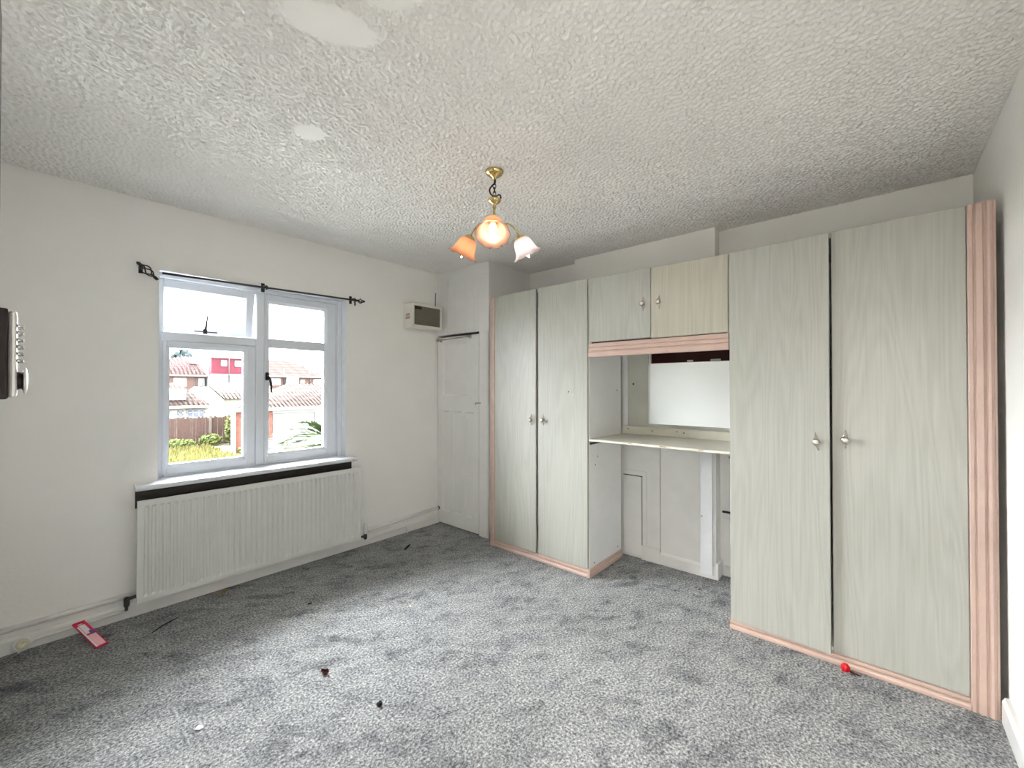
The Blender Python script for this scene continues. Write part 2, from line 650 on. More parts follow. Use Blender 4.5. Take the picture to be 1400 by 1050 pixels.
# chimney breast with its hardboard facing seen in the knee hole
bm = new_bm(); box(bm, 3.24, BX, 0.877, 2.064, 0, H)
chim = obj('wall_chimney', bm, 'wall', kind='structure')
B('joint_gap', 'darkgap', chim, 3.2385, 3.2405, 1.27, 1.286, 0.09, 1.0)
B('facing_board', 'board', chim, 3.230, 3.241, 0.885, 1.2765, 0.0, 1.0, bev=0.002)
B('facing_board', 'board', chim, 3.230, 3.241, 1.281, 1.60, 0.0, 1.0, bev=0.002)
B('panel_gap', 'darkgap', chim, 3.2270, 3.2302, 1.4215, 1.585, 0.020, 0.6615)
B('access_panel', 'board', chim, 3.221, 3.2275, 1.4275, 1.585, 0.022, 0.654, bev=0.002)
bm = new_bm()
box(bm, 3.222, 3.2305, 1.386, 1.4215, 0.1, 0.6615, bev=0.002)
box(bm, 3.222, 3.2305, 1.386, 1.585, 0.662, 0.70, bev=0.002)
box(bm, 3.2245, 3.2305, 1.300, 1.3855, 0.118, 0.122)
obj('panel_frame', bm, 'board', chim)
B('batten', 'white_board', chim, 3.205, 3.2315, 0.892, 0.977, 0.026, 0.985, bev=0.002)
for yy, zz in ((0.922, 0.955), (0.948, 0.952), (0.964, 0.44)):
    bm = new_bm(); lathe(bm, [(0.0001, -0.002), (0.006, -0.0015), (0.006, 0.002)], (3.2045, yy, zz), (1, 0, 0), 8)
    obj('screw', bm, 'pewter', chim)

# baseboards
def skirt_y(bm, y, face, x0, x1, h=0.085, t=0.02):
    s = -1 if face < 0 else 1
    profile(bm, [(y, 0), (y + s * t, 0), (y + s * t, h * 0.82), (y + s * t * 0.6, h), (y, h)], 'x', x0, x1)


def skirt_x(bm, x, y0, y1, h=0.09, t=0.02):
    profile(bm, [(x, 0), (x - t, 0), (x - t, h * 0.82), (x - t * 0.6, h), (x, h)], 'y', y0, y1)


bm = new_bm(); skirt_y(bm, WY, -1, EX, 2.744, 0.08, 0.022)
obj('baseboard_window', bm, 'white_gloss', kind='structure')
bm = new_bm(); skirt_y(bm, RY, 1, EX, 2.62, 0.105, 0.022)
obj('baseboard_right', bm, 'white_gloss', kind='structure')
bm = new_bm()
skirt_x(bm, 3.2315, 0.877, 1.277, 0.09, 0.016)
box(bm, 3.214, 3.2305, 1.279, 1.425, 0, 0.112, bev=0.002)
box(bm, 3.215, 3.34, 0.857, 0.8765, 0, 0.115, bev=0.004)
skirt_x(bm, BX, 0.655, 0.857, 0.07, 0.014)
obj('baseboard_back', bm, 'white_gloss', kind='structure')
bm = new_bm()
box(bm, 3.325, BX, 0.655, 0.86, 0.415, 0.455, bev=0.004)
obj('trim_1', bm, 'carcass', kind='structure')
bm = new_bm()
box(bm, 3.331, BX, 0.655, 0.86, 0.457, 0.468, bev=0.001)
obj('trim_2', bm, 'darkgap', kind='structure')

# entrance door frame and the open leaf, folded back against the wall at the edge of the frame
bm = new_bm()
box(bm, EX - 0.12, EX + 0.012, 0.33, 0.395, 0, 2.08, bev=0.003)
box(bm, EX - 0.12, EX + 0.012, RY, 0.395, 2.02, 2.08, bev=0.003)
obj('trim_3', bm, 'white_gloss', kind='structure')
bm = new_bm()
box(bm, -0.0735, -0.0330, 0.335, 1.088, 0.008, 1.983, bev=0.006, seg=2)
obj('door_1', bm, 'door_brown', kind='structure')
lk = thing('door_lock', (-0.0335, 1.04, 1.35), 'bronze and steel push-button lock with round knob on the open brown door', 'lock')
bm = new_bm(); box(bm, -0.0335, -0.0215, 1.012, 1.064, 1.352, 1.493, bev=0.003, seg=2)
obj('backplate', bm, 'bronze', lk)
bm = new_bm(); box(bm, -0.022, -0.0125, 1.014, 1.0625, 1.3545, 1.490, bev=0.0045, seg=3)
obj('faceplate', bm, 'nickel', lk)
for k in range(6):
    z = 1.4675 - k * 0.0110
    for yy in (1.030, 1.056):
        bm = new_bm()
        lathe(bm, [(0.0031, 0.0), (0.0031, 0.0035), (0.0023, 0.0038), (0.0023, 0.0065), (0.0001, 0.0068)], (-0.0126, yy, z), (1, 0, 0), 10)
        obj('button', bm, 'chrome', lk)
    bm = new_bm(); box(bm, -0.0135, -0.0121, 1.016, 1.0605, z - 0.0022, z + 0.0022)
    obj('button_recess', bm, 'black', lk)
bm = new_bm()
lathe(bm, [(0.0150, 0.0), (0.0140, 0.002), (0.0135, 0.005), (0.0165, 0.0065), (0.0205, 0.0070)], (-0.0128, 1.039, 1.381), (1, 0, 0), 24)
lathe(bm, [(0.0205, 0.0070), (0.0215, 0.0082), (0.0195, 0.0100), (0.012, 0.0112), (0.0001, 0.0118)], (-0.0128, 1.039, 1.381), (1, 0, 0), 24, mi=1)
obj('knob', bm, ['bronze', 'nickel'], lk)

# ---- cupboard in the corner
CX = 2.744
bm = new_bm()
box(bm, CX, CX + 0.05, 2.667, 2.7875, 0, H)
box(bm, CX, CX + 0.05, 2.7875, WY, 1.897, H)
box(bm, CX + 0.05, BX, 2.667, 2.717, 0, H)
cup = obj('wall_cupboard', bm, 'white_gloss', kind='structure')
ed = [3.386, 3.225, 3.097, 2.971, 2.850, 2.795]
for a, b in zip(ed[1:], ed[:-1]):
    B('plank', 'white_gloss', cup, CX - 0.004, CX + 0.001, a + 0.0022, b - 0.0022, 1.905, 2.43, bev=0.0015)
B('architrave', 'white_gloss', cup, CX - 0.008, CX, 2.669, 2.783, 0.0, 1.893, bev=0.003)
dr = thing('door_2', (CX, 3.09, 0.012), None, None, kind='structure')
Dy0, Dy1, Dz0, Dz1 = 2.790, 3.384, 0.012, 1.872
bm = new_bm()
box(bm, CX + 0.012, CX + 0.03, Dy0, Dy1, Dz0, Dz1)           # core
X0, X1 = CX - 0.004, CX + 0.013
ups = [(2.955, 3.305)]
low = [(2.858, 2.977), (3.033, 3.152), (3.207, 3.318)]
def bar(y0, y1, z0, z1):
    box(bm, X0, X1, y0, y1, z0, z1)
bar(Dy0, Dy1, Dz0, 0.137)
bar(Dy0, Dy1, 1.14, 1.29)
bar(Dy0, Dy1, 1.812, Dz1)
bar(Dy0, ups[0][0], 1.29, 1.812); bar(ups[0][1], Dy1, 1.29, 1.812)
bar(Dy0, low[0][0], 0.137, 1.14); bar(low[0][1], low[1][0], 0.137, 1.14)
bar(low[1][1], low[2][0], 0.137, 1.14); bar(low[2][1], Dy1, 0.137, 1.14)
bmesh.ops.remove_doubles(bm, verts=bm.verts[:], dist=1e-5)
obj('door_frame', bm, 'white_gloss', dr)
for (a, b), (z0, z1) in [(ups[0], (1.29, 1.812))] + [(q, (0.137, 1.14)) for q in low]:
    bm = new_bm()
    # shallow panel with sloped moulding round it
    i = 0.014
    o_ = [(X0 + 0.001, a, z0), (X0 + 0.001, b, z0), (X0 + 0.001, b, z1), (X0 + 0.001, a, z1)]
    n_ = [(X0 + 0.011, a + i, z0 + i), (X0 + 0.011, b - i, z0 + i), (X0 + 0.011, b - i, z1 - i), (X0 + 0.011, a + i, z1 - i)]
    for k in range(4):
        poly(bm, [o_[k], o_[(k + 1) % 4], n_[(k + 1) % 4], n_[k]])
    poly(bm, n_)
    obj('panel', bm, 'white_gloss', dr)
bm = new_bm()
tube(bm, [(CX - 0.035, 3.372, 1.845), (CX - 0.035, 2.905, 1.853)], 0.006, 8)
for yy, zz in ((3.335, 1.846), (2.905, 1.853)):
    lathe(bm, [(0.018, 0.0), (0.018, 0.004), (0.008, 0.008), (0.008, 0.03), (0.012, 0.033), (0.012, 0.042), (0.0001, 0.043)], (CX - 0.004, yy, zz), (-1, 0, 0), 14)
obj('hanging_rail', bm, 'pewter', dr)
bm = new_bm()
box(bm, CX - 0.012, CX - 0.003, 2.795, 2.822, 1.222, 1.232, bev=0.001)
box(bm, CX - 0.012, CX - 0.0045, 2.762, 2.783, 1.221, 1.233, bev=0.001)
tube(bm, [(CX - 0.015, 2.765, 1.227), (CX - 0.015, 2.83, 1.227)], 0.003, 6)
lathe(bm, [(0.005, 0), (0.006, 0.012), (0.0001, 0.014)], (CX - 0.012, 2.818, 1.222), (-1, 0, -0.6), 10)
obj('latch', bm, 'pewter', dr)

# ---- window
FY = 3.49
win = thing('window_1', (1.143, FY, WZ0), None, None, kind='structure')
bm = new_bm()
box(bm, WX0, WX0 + 0.042, FY, FY + 0.07, WZ0, WZ1, bev=0.004)
box(bm, WX1 - 0.042, WX1, FY, FY + 0.07, WZ0, WZ1, bev=0.004)
box(bm, WX0 + 0.042, WX1 - 0.042, FY, FY + 0.07, WZ0, WZ0 + 0.04, bev=0.004)
box(bm, WX0 + 0.042, WX1 - 0.042, FY, FY + 0.07, WZ1 - 0.038, WZ1, bev=0.004)
obj('window_frame', bm, 'upvc', win)
B('mullion', 'upvc', win, 1.106, 1.162, FY - 0.012, FY + 0.07, WZ0 + 0.02, WZ1 - 0.02, bev=0.005)
B('transom', 'upvc', win, WX0 + 0.03, 1.106, FY - 0.006, FY + 0.07, 1.678, 1.738, bev=0.005)


def sash(x0, x1, z0, z1, px0, px1, pz0, pz1, y0, bars=(), tilt=0.0):
    """sash frame with a pane; tilt swings the bottom outwards about the top edge"""
    mat = Matrix.Translation((0, y0 + 0.02, z1)) @ Matrix.Rotation(tilt, 4, 'X') @ Matrix.Translation((0, -(y0 + 0.02), -z1))

    def fin(bm):
        bmesh.ops.transform(bm, matrix=mat, verts=bm.verts[:])
        return bm
    bm = new_bm()
    t0, t1 = y0, y0 + 0.055
    box(bm, x0, px0 - 0.018, t0, t1, z0, z1, bev=0.004)
    box(bm, px1 + 0.018, x1, t0, t1, z0, z1, bev=0.004)
    box(bm, px0 - 0.018, px1 + 0.018, t0, t1, z0, pz0 - 0.018, bev=0.004)
    box(bm, px0 - 0.018, px1 + 0.018, t0, t1, pz1 + 0.018, z1, bev=0.004)
    # sloped glazing bead
    def bead(a, b, c_, d):
        poly(bm, [a, b, c_, d])
    e = 0.018
    A = [(px0 - e, t0 + 0.004, pz0 - e), (px1 + e, t0 + 0.004, pz0 - e), (px1 + e, t0 + 0.004, pz1 + e), (px0 - e, t0 + 0.004, pz1 + e)]
    C = [(px0, t0 + 0.022, pz0), (px1, t0 + 0.022, pz0), (px1, t0 + 0.022, pz1), (px0, t0 + 0.022, pz1)]
    D = [(q[0], t1, q[2]) for q in C]
    for k in range(4):
        k2 = (k + 1) % 4
        bead(A[k], A[k2], C[k2], C[k])
        bead(C[k], C[k2], D[k2], D[k])
    s = obj('sash', fin(bm), 'upvc', win)
    zs = [pz0] + [q for b in bars for q in b] + [pz1]
    for b in bars:
        bm = new_bm(); box(bm, px0, px1, t0 + 0.008, t1 - 0.005, b[0], b[1], bev=0.006)
        obj('glazing_bar', fin(bm), 'upvc', s)
    for a, b in zip(zs[0::2], zs[1::2]):
        bm = new_bm(); poly(bm, [(px0, t0 + 0.035, a), (px1, t0 + 0.035, a), (px1, t0 + 0.035, b), (px0, t0 + 0.035, b)])
        obj('pane', fin(bm), 'glass', s)
    return s


fan = sash(0.562, 1.100, 1.742, 2.082, 0.592, 1.030, 1.795, 2.010, FY + 0.004, tilt=R(9))
left_s = sash(0.565, 1.104, 0.803, 1.676, 0.604, 1.030, 0.868, 1.632, FY - 0.006)
right_s = sash(1.164, 1.716, 0.806, 2.078, 1.203, 1.622, 0.874, 2.012, FY - 0.006, bars=((1.674, 1.745),))
bm = new_bm()
tube(bm, [(0.79, FY - 0.016, 1.762), (0.797, FY - 0.014, 1.80), (0.805, FY - 0.008, 1.868)], [0.0075, 0.0065, 0.0055], 8)
tube(bm, [(0.73, FY - 0.014, 1.752), (0.86, FY - 0.014, 1.752)], 0.0045, 6)
box(bm, 0.778, 0.802, FY - 0.02, FY - 0.006, 1.738, 1.77, bev=0.002)
obj('window_stay', bm, 'valve', win)
bm = new_bm()
box(bm, 1.168, 1.190, FY - 0.03, FY - 0.006, 1.425, 1.485, bev=0.004)
tube(bm, [(1.180, FY - 0.03, 1.455), (1.182, FY - 0.055, 1.448), (1.192, FY - 0.058, 1.40), (1.196, FY - 0.056, 1.335)], [0.008, 0.009, 0.008, 0.006], 8)
obj('window_handle', bm, 'black', win)
bm = new_bm()
for xx in (1.126, 1.140):
    lathe(bm, [(0.005, 0), (0.004, 0.003), (0.0001, 0.004)], (xx, FY - 0.012, 1.765), (0, -1, 0), 8)
obj('screw_cap', bm, 'pearl', win)
# trim strips on the right and at the top of the reveal, and the sill
B('reveal_strip', 'upvc', win, 1.722, 1.755, FY - 0.035, FY, WZ0 + 0.01, WZ1 - 0.001, bev=0.004)
B('head_strip', 'upvc', win, WX0 + 0.001, 1.722, FY - 0.03, FY, WZ1 - 0.03, WZ1 - 0.001, bev=0.004)
bm = new_bm()
profile(bm, [(FY, 0.755), (3.302, 0.755), (3.296, 0.760), (3.294, 0.771), (3.300, 0.783), (3.31, 0.786), (FY, 0.790)], 'x', 0.532, 1.754)
for a, b in ((0.418, 0.532), (1.754, 1.812)):
    profile(bm, [(WY, 0.755), (3.302, 0.755), (3.296, 0.760), (3.294, 0.771), (3.300, 0.783), (3.31, 0.786), (WY, 0.788)], 'x', a, b)
obj('window_sill', bm, 'upvc', win)
bm = new_bm()
lathe(bm, [(0.006, 0), (0.005, 0.002), (0.0001, 0.003)], (1.775, 3.2945, 0.770), (0, -1, 0), 8)
obj('screw', bm, 'pewter', win)
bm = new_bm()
box(bm, 0.425, 1.805, WY - 0.012, WY, 0.64, 0.7545)  # near-black strip on the wall under the sill
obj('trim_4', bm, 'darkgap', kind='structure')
# liner boards of the reveal (painted white)
bm = new_bm()
box(bm, WX0, WX0 + 0.0015, WY - 0.001, FY, 0.79, WZ1)
box(bm, WX1 - 0.0015, WX1, WY - 0.001, FY, 0.79, WZ1)
box(bm, WX0, WX1, WY - 0.001, FY, WZ1 - 0.0015, WZ1)
obj('reveal_lining', bm, 'upvc', win)

# ================================================================== fitted wardrobes
FX = 2.65


def handle(parent, x, y, z, nx=(-1, 0, 0), s=1.0, tilt=0.0):
    """pointed openwork backplate with a round knob"""
    bm = new_bm()
    d = Vector(nx).normalized()
    side = Vector((0, 0, 1)).cross(d).normalized()
    upv = Vector((0, 0, 1)) * math.cos(tilt) + side * math.sin(tilt)
    sd = side * math.cos(tilt) - Vector((0, 0, 1)) * math.sin(tilt)
    o = Vector((x, y, z))

    def P(a, b, c):
        return o + sd * a * s + upv * b * s + d * c * s
    for sg in (-1, 1):
        tube(bm, [P(0, 0.046, 0.002), P(sg * 0.003, 0.034, 0.003), P(sg * 0.0085, 0.018, 0.003), P(sg * 0.010, 0.0, 0.003),
                  P(sg * 0.0085, -0.016, 0.003), P(sg * 0.003, -0.032, 0.003), P(0, -0.043, 0.002)], 0.0016 * s, 6)
        tube(bm, [P(sg * 0.0085, 0.018, 0.003), P(0, 0.024, 0.003)], 0.0013 * s, 5)
        tube(bm, [P(sg * 0.0085, -0.016, 0.003), P(0, -0.022, 0.003)], 0.0013 * s, 5)
    lathe(bm, [(0.009 * s, 0.0), (0.0075 * s, 0.006 * s), (0.006 * s, 0.012 * s), (0.010 * s, 0.016 * s), (0.0155 * s, 0.020 * s), (0.0165 * s, 0.024 * s),
               (0.0145 * s, 0.028 * s), (0.0105 * s, 0.0295 * s)], o, d, 18)
    lathe(bm, [(0.0105 * s, 0.0292 * s), (0.008 * s, 0.032 * s), (0.0001, 0.0335 * s)], o, d, 18, mi=1)
    return obj('handle', bm, ['pewter', 'pearl'], parent)


def door(root, y0, y1, z0, z1, x=FX, ang=0.0, hinge=None, mat='door', hy=None, hz=None, ts=0.018, tilt=0.0):
    bm = new_bm()
    box(bm, x, x + ts, y0, y1, z0, z1, bev=0.002)
    hp = (x - 0.0005, hy, hz)
    nx = Vector((-1, 0, 0))
    if ang:
        mat4 = Matrix.Translation((x + ts, hinge, 0)) @ Matrix.Rotation(ang, 4, 'Z') @ Matrix.Translation((-x - ts, -hinge, 0))
        bmesh.ops.transform(bm, matrix=mat4, verts=bm.verts[:])
        hp = mat4 @ Vector(hp)
        nx = Matrix.Rotation(ang, 3, 'Z') @ nx
    d = obj('door', bm, mat, root)
    handle(d, hp[0], hp[1], hp[2], nx, tilt=tilt)
    return d


def plinth_profile(x, h):
    return [(x + 0.014, 0), (x - 0.010, 0), (x - 0.013, 0.005), (x - 0.013, h * 0.30), (x - 0.009, h * 0.40), (x - 0.003, h * 0.46), (x + 0.004, h * 0.48), (x + 0.004, h * 0.56),
            (x - 0.003, h * 0.58), (x - 0.005, h * 0.64), (x - 0.005, h * 0.82), (x - 0.001, h * 0.88), (x + 0.005, h * 0.90), (x + 0.005, h), (x + 0.014, h)]


# left tall wardrobe
lw = thing('wardrobe', (2.90, 2.06, 0), 'tall pale double wardrobe with pink left edge strip, beside the white corner cupboard', 'wardrobe')
LB = 3.16
B('side_panel', 'carcass', lw, FX + 0.020, LB, 1.574, 1.592, 0.0, 2.155, bev=0.001)
B('side_panel', 'carcass', lw, FX + 0.020, LB, 2.538, 2.556, 0.0, 2.155, bev=0.001)
B('back_panel', 'carcass', lw, LB - 0.008, LB, 1.592, 2.538, 0.06, 2.15)
B('top_panel', 'carcass', lw, FX + 0.020, LB - 0.008, 1.592, 2.538, 2.135, 2.153)
B('base_panel', 'carcass', lw, FX + 0.020, LB - 0.008, 1.592, 2.538, 0.06, 0.078)
bm = new_bm()
profile(bm, [(FX + 0.019, 2.557), (FX + 0.002, 2.557), (FX - 0.003, 2.553), (FX - 0.003, 2.537), (FX + 0.001, 2.534), (FX + 0.001, 2.529), (FX - 0.003, 2.525), (FX - 0.003, 2.508), (FX + 0.001, 2.503), (FX + 0.019, 2.503)], 'z', 0.0, 2.158)
obj('edge_strip', bm, 'pink', lw)
bm = new_bm(); profile(bm, plinth_profile(FX + 0.006, 0.056), 'y', 1.582, 2.503)
obj('plinth', bm, 'pink', lw)
bm = new_bm()
profile(bm, [(1.574, 0), (1.562, 0), (1.560, 0.006), (1.560, 0.026), (1.564, 0.030), (1.568, 0.033), (1.566, 0.037), (1.566, 0.054), (1.569, 0.060), (1.574, 0.060)], 'x', FX + 0.006, LB - 0.002)
box(bm, FX - 0.004, FX + 0.006, 1.560, 1.582, 0, 0.058, bev=0.002)
obj('side_plinth', bm, 'pink', lw)
door(lw, 2.047, 2.501, 0.060, 2.158, ang=R(-1.0), hinge=2.501, hy=2.088, hz=1.112)
d2 = door(lw, 1.581, 2.032, 0.060, 2.160, hy=1.978, hz=1.115)
bm = new_bm()
box(bm, FX - 0.004, FX, 1.722, 1.742, 1.330, 1.352, bev=0.002)
tube(bm, [(FX - 0.004, 1.732, 1.346), (FX - 0.014, 1.732, 1.342), (FX - 0.018, 1.732, 1.332)], 0.003, 6, mi=1)
obj('hook', bm, ['white_board', 'valve'], d2)
for xx, zz in ((3.10, 0.10), (2.73, 0.085), (2.78, 0.86), (3.08, 0.93), (2.75, 0.80), (3.09, 1.35)):
    bm = new_bm(); lathe(bm, [(0.005, 0), (0.005, 0.002), (0.0001, 0.0022)], (xx, 1.574, zz), (0, -1, 0), 8)
    obj('screw_hole', bm, 'valve', lw)

# overhead cupboard with pelmet
oc = thing('overhead_cupboard', (2.83, 1.105, 1.69), 'small two-door pale cupboard with pink pelmet bridging the gap above the dressing shelf', 'cupboard')
OB = 3.06
B('side_panel', 'carcass', oc, FX + 0.020, OB, 0.645, 0.660, 1.69, 2.147)
B('side_panel', 'carcass', oc, FX + 0.020, OB, 1.556, 1.572, 1.69, 2.147)
B('top_panel', 'carcass', oc, FX + 0.020, OB, 0.660, 1.556, 2.130, 2.147)
B('base_panel', 'maroon', oc, FX + 0.020, OB, 0.660, 1.556, 1.69, 1.706)
B('back_panel', 'carcass', oc, OB - 0.006, OB, 0.660, 1.556, 1.706, 2.130)
door(oc, 1.110, 1.568, 1.697, 2.153, hy=1.158, hz=1.921, mat='door')
door(oc, 0.648, 1.106, 1.692, 2.148, hy=1.052, hz=1.919, mat='door_warm')
bm = new_bm()
x = FX - 0.002
profile(bm, [(x + 0.018, 1.590), (x - 0.004, 1.590), (x - 0.007, 1.595), (x - 0.007, 1.618), (x - 0.003, 1.626), (x + 0.006, 1.628), (x + 0.006, 1.632), (x - 0.002, 1.635),
             (x - 0.002, 1.651), (x + 0.006, 1.654), (x + 0.006, 1.658), (x - 0.001, 1.661), (x - 0.001, 1.680), (x + 0.004, 1.687), (x + 0.018, 1.687)], 'y', 0.645, 1.570)
obj('pelmet', bm, 'pink', oc)
B('pelmet_back', 'maroon', oc, FX + 0.0165, FX + 0.0225, 0.660, 1.556, 1.592, 1.69)
for y0, y1 in ((1.19, 1.24), (0.97, 1.05)):
    B('tape', 'white_board', oc, FX + 0.0225, FX + 0.0235, y0, y1, 1.593, 1.609)

# right tall wardrobe
rw = thing('wardrobe', (2.88, 0.13, 0), 'tall wide pale double wardrobe with its left door ajar, beside the right-hand wall', 'wardrobe')
RB = 3.18
B('side_panel', 'carcass', rw, FX + 0.002, RB, 0.618, 0.636, 0.0, 2.145, bev=0.001)
B('side_panel', 'carcass', rw, FX + 0.020, RB, -0.358, -0.340, 0.0, 2.145)
B('back_panel', 'carcass', rw, RB - 0.008, RB, -0.340, 0.618, 0.06, 2.14)
B('top_panel', 'carcass', rw, FX + 0.002, RB - 0.008, -0.340, 0.618, 2.125, 2.143)
B('base_panel', 'carcass', rw, FX + 0.002, RB - 0.008, -0.340, 0.618, 0.054, 0.072)
B('stile', 'carcass', rw, FX + 0.002, FX + 0.02, -0.340, -0.288, 0.072, 2.125)
bm = new_bm(); profile(bm, plinth_profile(2.638, 0.054), 'y', -0.293, 0.640)
obj('plinth', bm, 'pink', rw)
B('plinth_end', 'chip', rw, 2.632, 2.650, 0.6405, 0.6425, 0.0, 0.05)
bm = new_bm()
px = 2.628
profile(bm, [(px + 0.03, -0.294), (px + 0.004, -0.294), (px, -0.298), (px, -0.309), (px + 0.005, -0.312), (px + 0.005, -0.316), (px, -0.320),
             (px - 0.002, -0.338), (px + 0.004, -0.342), (px + 0.005, -0.347), (px - 0.003, -0.352), (px - 0.006, -0.359), (px - 0.003, -0.366), (px + 0.003, -0.371), (px + 0.004, -0.377), (px + 0.03, -0.377)], 'z', 0.0, 2.153)
obj('corner_post', bm, 'pink', rw)
door(rw, 0.177, 0.636, 0.050, 2.142, x=2.632, ang=R(-3.1), hinge=0.636, hy=0.229, hz=1.098, tilt=R(-8))
rd = door(rw, -0.291, 0.170, 0.056, 2.150, x=2.631, hy=0.118, hz=1.115)
for zz, yy, r_ in ((0.15, -0.275, 0.012), (0.115, -0.282, 0.010)):
    pass

# dressing shelf, mirror and the boards behind
sh = thing('dressing_shelf', (2.92, 1.105, 0.975), 'cream dressing shelf with upstand spanning between the two tall wardrobes', 'shelf')
bm = new_bm(); box(bm, 2.648, 3.198, 0.638, 1.572, 0.984, 1.000, bev=0.003)
obj('shelf_board', bm, 'shelf', sh)
B('upstand', 'shelf', sh, 3.180, 3.198, 0.640, 1.570, 1.000, 1.062, bev=0.002)
for yy, zz in ((1.32, 1.034), (1.13, 1.040), (1.08, 1.034), (1.52, 1.040)):
    bm = new_bm(); lathe(bm, [(0.005, 0), (0.005, 0.001), (0.0001, 0.0015)], (3.180, yy, zz), (-1, 0, 0), 8)
    obj('screw', bm, 'valve', sh)
B('runner', 'valve', sh, 2.665, 2.99, 1.560, 1.572, 0.958, 0.972, bev=0.002)
B('runner', 'valve', sh, 2.665, 2.99, 0.640, 0.652, 0.958, 0.972, bev=0.002)
for yy, w in ((1.25, 0.03), (1.03, 0.045), (0.80, 0.03)):
    B('chipped_edge', 'chip', sh, 2.6475, 2.6485, yy - w / 2, yy + w / 2, 0.991, 0.996)
bk = thing('back_board', (3.22, 1.2, 1.06), 'grey-green backing board behind the mirror above the cream dressing shelf', 'panel')
B('panel', 'greenboard', bk, 3.214, 3.232, 0.64, 1.532, 1.062, 1.70)
B('upright', 'carcass', bk, 3.205, 3.232, 1.534, 1.585, 1.062, 1.70, bev=0.002)
bm = new_bm(); lathe(bm, [(0.008, 0), (0.008, 0.001), (0.0001, 0.0015)], (3.214, 1.49, 1.40), (-1, 0, 0), 10)
obj('screw_hole', bm, 'black', bk)
bm = new_bm(); box(bm, 3.206, 3.2135, 0.655, 1.362, 1.086, 1.665, bev=0.001)
obj('mirror', bm, 'mirror', None, label='frameless mirror on the back board above the dressing shelf, reflecting a blank wall', cat='mirror')

# ================================================================== radiator, pipes, heater, curtain pole
rad = thing('radiator', (1.13, 3.30, 0.10), 'long white ribbed panel radiator under the window', 'radiator')
RX0, RX1, RZ0, RZ1 = 0.424, 1.848, 0.095, 0.697
n = 40
pitch = (RX1 - RX0 - 0.05) / n
bm = new_bm()
prof = []      # flutes along x
yf, yb = 3.295, 3.302
pts = [RX0]
cols = []
for k in range(n):
    a = RX0 + 0.025 + k * pitch
    cols += [(a + pitch * 0.14, 0), (a + pitch * 0.34, 1), (a + pitch * 0.66, 1), (a + pitch * 0.86, 0)]
rows = [(RZ0 + 0.028, 0), (RZ0 + 0.042, 1), (RZ1 - 0.046, 1), (RZ1 - 0.032, 0)]
xs = [(RX0, 0)] + cols + [(RX1, 0)]
zs = [(RZ0, 0)] + rows + [(RZ1, 0)]
grid = [[bm.verts.new((x_, yf + (0.012 if (a and b) else 0.0), z_)) for (x_, a) in xs] for (z_, b) in zs]
for i in range(len(zs) - 1):
    for j in range(len(xs) - 1):
        bm.faces.new((grid[i][j], grid[i][j + 1], grid[i + 1][j + 1], grid[i + 1][j]))
bb = [bm.verts.new((x_, yf + 0.016, z_)) for x_, z_ in ((RX0, RZ0), (RX1, RZ0), (RX1, RZ1), (RX0, RZ1))]
bm.faces.new(bb)
bm.faces.new([bb[0], bb[1]] + list(reversed(grid[0])))
bm.faces.new([bb[3], bb[2]] + list(reversed(grid[-1])))
bm.faces.new([bb[0], bb[3]] + [g[0] for g in reversed(grid)])
bm.faces.new([bb[1], bb[2]] + [g[-1] for g in reversed(grid)])
obj('front_panel', bm, 'radiator', rad)
bm = new_bm()       # convector fins behind
for k in range(44):
    xx = RX0 + 0.04 + k * (RX1 - RX0 - 0.08) / 43
    box(bm, xx, xx + 0.012, yf + 0.016, yf + 0.045, RZ0 + 0.05, RZ1 - 0.05)
fin = obj('convector_fins', bm, 'radiator', rad)
fin['kind'] = 'stuff'
for xx in (RX0 + 0.2, RX1 - 0.2):
    bm = new_bm(); box(bm, xx, xx + 0.03, yf + 0.016, WY, RZ0 + 0.04, RZ1 - 0.06)
    obj('bracket', bm, 'radiator', rad)
bm = new_bm()
tube(bm, [(RX0 + 0.03, 3.325, 0.135), (0.384, 3.325, 0.128)], 0.010, 8)
lathe(bm, [(0.012, -0.03), (0.014, -0.02), (0.014, 0.016), (0.009, 0.022)], (0.384, 3.325, 0.118), (0, 0, 1), 12)
tube(bm, [(0.384, 3.325, 0.10), (0.384, 3.335, 0.062)], 0.008, 8)
obj('valve', bm, 'valve', rad)
bm = new_bm()
tube(bm, [(RX1 - 0.03, 3.325, 0.10), (1.905, 3.325, 0.095)], 0.010, 8)
lathe(bm, [(0.013, -0.035), (0.015, -0.02), (0.014, 0.0), (0.015, 0.012)], (1.905, 3.325, 0.105), (0, 0, 1), 12)
lathe(bm, [(0.016, 0.0), (0.018, 0.005), (0.018, 0.07), (0.014, 0.08), (0.0001, 0.083)], (1.905, 3.325, 0.117), (0, 0, 1), 14, mi=1)
obj('valve', bm, ['valve', 'radiator'], rad)

